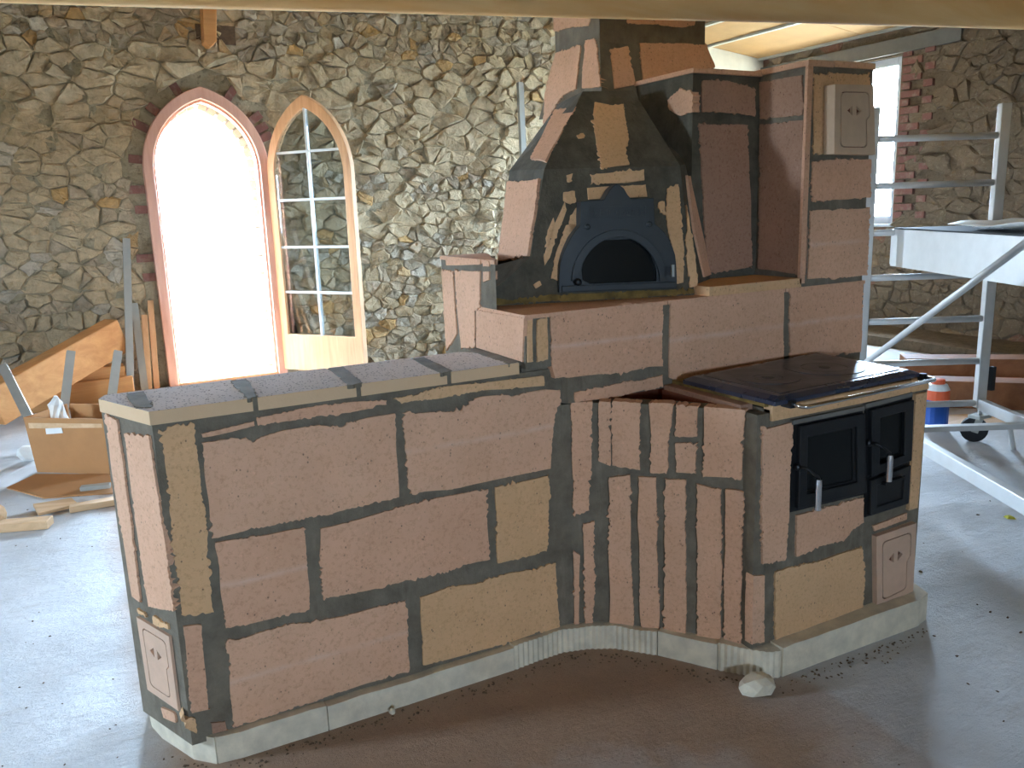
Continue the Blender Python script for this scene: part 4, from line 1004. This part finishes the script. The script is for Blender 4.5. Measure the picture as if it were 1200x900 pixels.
# ================================================================== left corner: timbers, studs, box
WB = PY(YB - .12)
def lean(name, px_top, px_bot, ytop, ybot, w, t_, mat, label, cat, group=None):
    a = Vector(PY(ytop)(*px_top)); b = Vector(PY(ybot)(*px_bot))
    d_ = b - a
    if b.z > .01:                               # carry the lower end down to the floor
        k = a.z / (a.z - b.z); b = a + d_ * k
    b.z = .004
    return bar_thing(name, b, a, w, t_, mat, label, cat, group, .002, up=(0, 1, 0))
def stud(name, px_top, px_bot, ytop, ybot, label):   # U-shaped sheet-metal profile
    a = Vector(PY(ytop)(*px_top)); b = Vector(PY(ybot)(*px_bot)); k = a.z / (a.z - b.z); b = a + (b - a) * k; b.z = .004
    d_ = (a - b).normalized(); x = d_.cross(Vector((0, 1, 0))).normalized(); y = x.cross(d_); s_, g = .03, .004; m_ = MB()
    prof = [(-s_, -s_), (s_, -s_), (s_, s_ * .6), (s_ - g, s_ * .6), (s_ - g, -s_ + g), (-s_ + g, -s_ + g), (-s_ + g, s_ * .6), (-s_, s_ * .6)]
    n = len(prof); vs_ = [p + x * u + y * -v * -1 for p in (b, a) for u, v in prof]
    m_.add(vs_, [(i, (i + 1) % n, n + (i + 1) % n, n + i) for i in range(n)] + [tuple(range(n)), tuple(range(n, 2 * n))[::-1]])
    return tag(m_.build(name, 'zinc_steel'), label, 'metal stud')
stud('metal_stud', (148, 280), (153, 458), 8.17, 7.85, 'tallest grey metal stud leaning on the stone wall left of the arched door')
stud('metal_stud', (157, 356), (170, 460), 8.20, 7.95, 'shorter metal stud leaning beside the tallest one, nearer the door frame')
stud('metal_stud', (83, 413), (74, 488), 7.05, 6.75, 'metal stud standing behind the cardboard box in front of the slanted timber')
stud('metal_stud', (138, 413), (131, 465), 7.1, 6.85, 'metal stud in front of the stacked timbers beside the bench corner')
stud('metal_stud', (4, 430), (36, 494), 7.1, 6.65, 'dark metal stud tilted the other way at the picture edge')
lean('wood_batten', (169, 369), (175, 458), 8.19, 8.02, .05, .025, 'leaf_wood', 'thin wooden batten leaning on the wall, second from the door frame', 'batten')
lean('wood_batten', (176, 352), (184, 457), 8.23, 8.12, .05, .025, 'leaf_wood', 'taller thin wooden batten leaning next to the door frame', 'batten')
stud('metal_stud', (609, 97), (613, 190), 8.2, 8.12, 'tall grey metal stud standing on the back wall beside the oven hood')
bar_thing('timber_beam', PY(7.35)(-12, 478), PY(8.02)(138, 392), .17, .30, 'timber', 'big squared timber slanting up against the stone wall', 'timber', bevel=.01)
bar_thing('timber_beam', PY(7.95)(18, 447), PY(7.95)(146, 441), .2, .215, 'timber', 'upper squared timber of the stack below the slanted one', 'timber', bevel=.01)
z_ = .13
bar_thing('timber_beam', (-.85, 7.92, .115), (.46, 7.92, .115), .24, .22, 'timber', 'lower squared timber of the stack on the floor', 'timber', bevel=.01)
# cardboard box
b0, b1 = fl_(44, 553), fl_(129, 556); ux = (b1 - b0).normalized(); uy = Vector((-ux.y, ux.x, 0)); W = (b1 - b0).length; D, Hh = .36, .36; T = .006
CB = empty('cardboard_box', b0, 'open brown cardboard box standing on the floor left of the bench', 'box')
def bp(a, b, z): return b0 + ux * a + uy * b + Vector((0, 0, z))
def sheet(name, c, th__=T):
    n = (Vector(c[1]) - Vector(c[0])).cross(Vector(c[2]) - Vector(c[1])).normalized(); return MB().prism([c], n, -th__ / 2, th__ / 2).build(name, 'cardboard', CB)
sheet('front_side', [bp(0, 0, 0), bp(W, 0, 0), bp(W + .02, -.01, Hh), bp(-.03, -.01, Hh)]); sheet('back_side', [bp(0, D, 0), bp(W, D, 0), bp(W, D, Hh), bp(0, D, Hh)])
sheet('end_side', [bp(0, 0, 0), bp(0, D, 0), bp(-.02, D, Hh), bp(-.03, 0, Hh)]); sheet('end_side', [bp(W, 0, 0), bp(W, D, 0), bp(W, D, Hh), bp(W + .02, 0, Hh)])
sheet('bottom', [bp(0, 0, .004), bp(W, 0, .004), bp(W, D, .004), bp(0, D, .004)])
sheet('flap', [bp(W + .02, 0, Hh), bp(W, D, Hh), bp(W + .16, D, Hh - .12), bp(W + .16, 0, Hh - .16)])
MB().prism([[bp(.12, -.012, .255), bp(.24, -.012, .265), bp(.235, -.012, .30), bp(.12, -.012, .292)]], -uy, 0, .003).build('address_label', 'paper_white', CB)
MB().prism([[bp(.0, -.011, .29), bp(W, -.011, .305), bp(W, -.011, .33), bp(.0, -.011, .325)]], -uy, 0, .002).build('packing_tape', 'offcut_wood', CB)
BT = empty('plastic_bag', bp(.14, .12, .30), 'white plastic wrapping sticking out of the cardboard box', 'plastic wrapping')
m_ = MB(); m_.tube([bp(.13, .12, .12), bp(.12, .12, .30), bp(.10, .12, .42), bp(.12, .11, .47)], [.05, .055, .045, .012], 9); m_.build('wrapping', 'paper_white', BT)
pl_ = [fl_(42, 556, .003), fl_(128, 556, .003), fl_(134, 578, .003), fl_(52, 584, .003), fl_(8, 572, .003)]
o = MB().prism([pl_], (0, 0, 1), -.003, .004).build('cardboard_sheet', 'cardboard'); tag(o, 'flat brown cardboard sheet on the floor before the box', 'cardboard')
def offcut(name, u0, v0, u1, v1, w, h, mat, label, cat):
    a, b = fl_(u0, v0), fl_(u1, v1); a.z = b.z = h / 2 + .002; return bar_thing(name, a, b, w, h, mat, label, cat)
offcut('wood_offcut', 0, 622, 60, 617, .09, .045, 'offcut_wood', 'short square wood offcut at the picture edge on the bright floor', 'wood offcut')
offcut('wood_offcut', 82, 600, 140, 590, .07, .035, 'offcut_wood', 'pale wood strip on the floor touching the bench end', 'wood offcut')
o = MB().prism([[fl_(39, 592, .03), fl_(84, 585, .014), fl_(92, 592, .014), fl_(45, 603, .03)]], (0, 0, 1), -.008, .008).build('wood_board', 'offcut_wood'); tag(o, 'thin grey board lying tilted between the wood offcuts', 'board')
offcut('steel_profile', 95, 576, 130, 572, .05, .03, 'zinc_steel', 'short grey steel profile behind the wood strip', 'steel profile')
p = fl_(0, 612); lump('wood_scrap', (p.x - .02, p.y, 0), (.06, .05, .06), 9, 'offcut_wood', 'splintered wood scrap cut off by the picture edge', 'wood scrap')
p = fl_(35, 540); lump('plastic_scrap', (p.x, p.y, 0), (.06, .05, .06), 12, 'paper_white', 'crumpled white plastic scrap beside the cardboard box', 'plastic scrap')
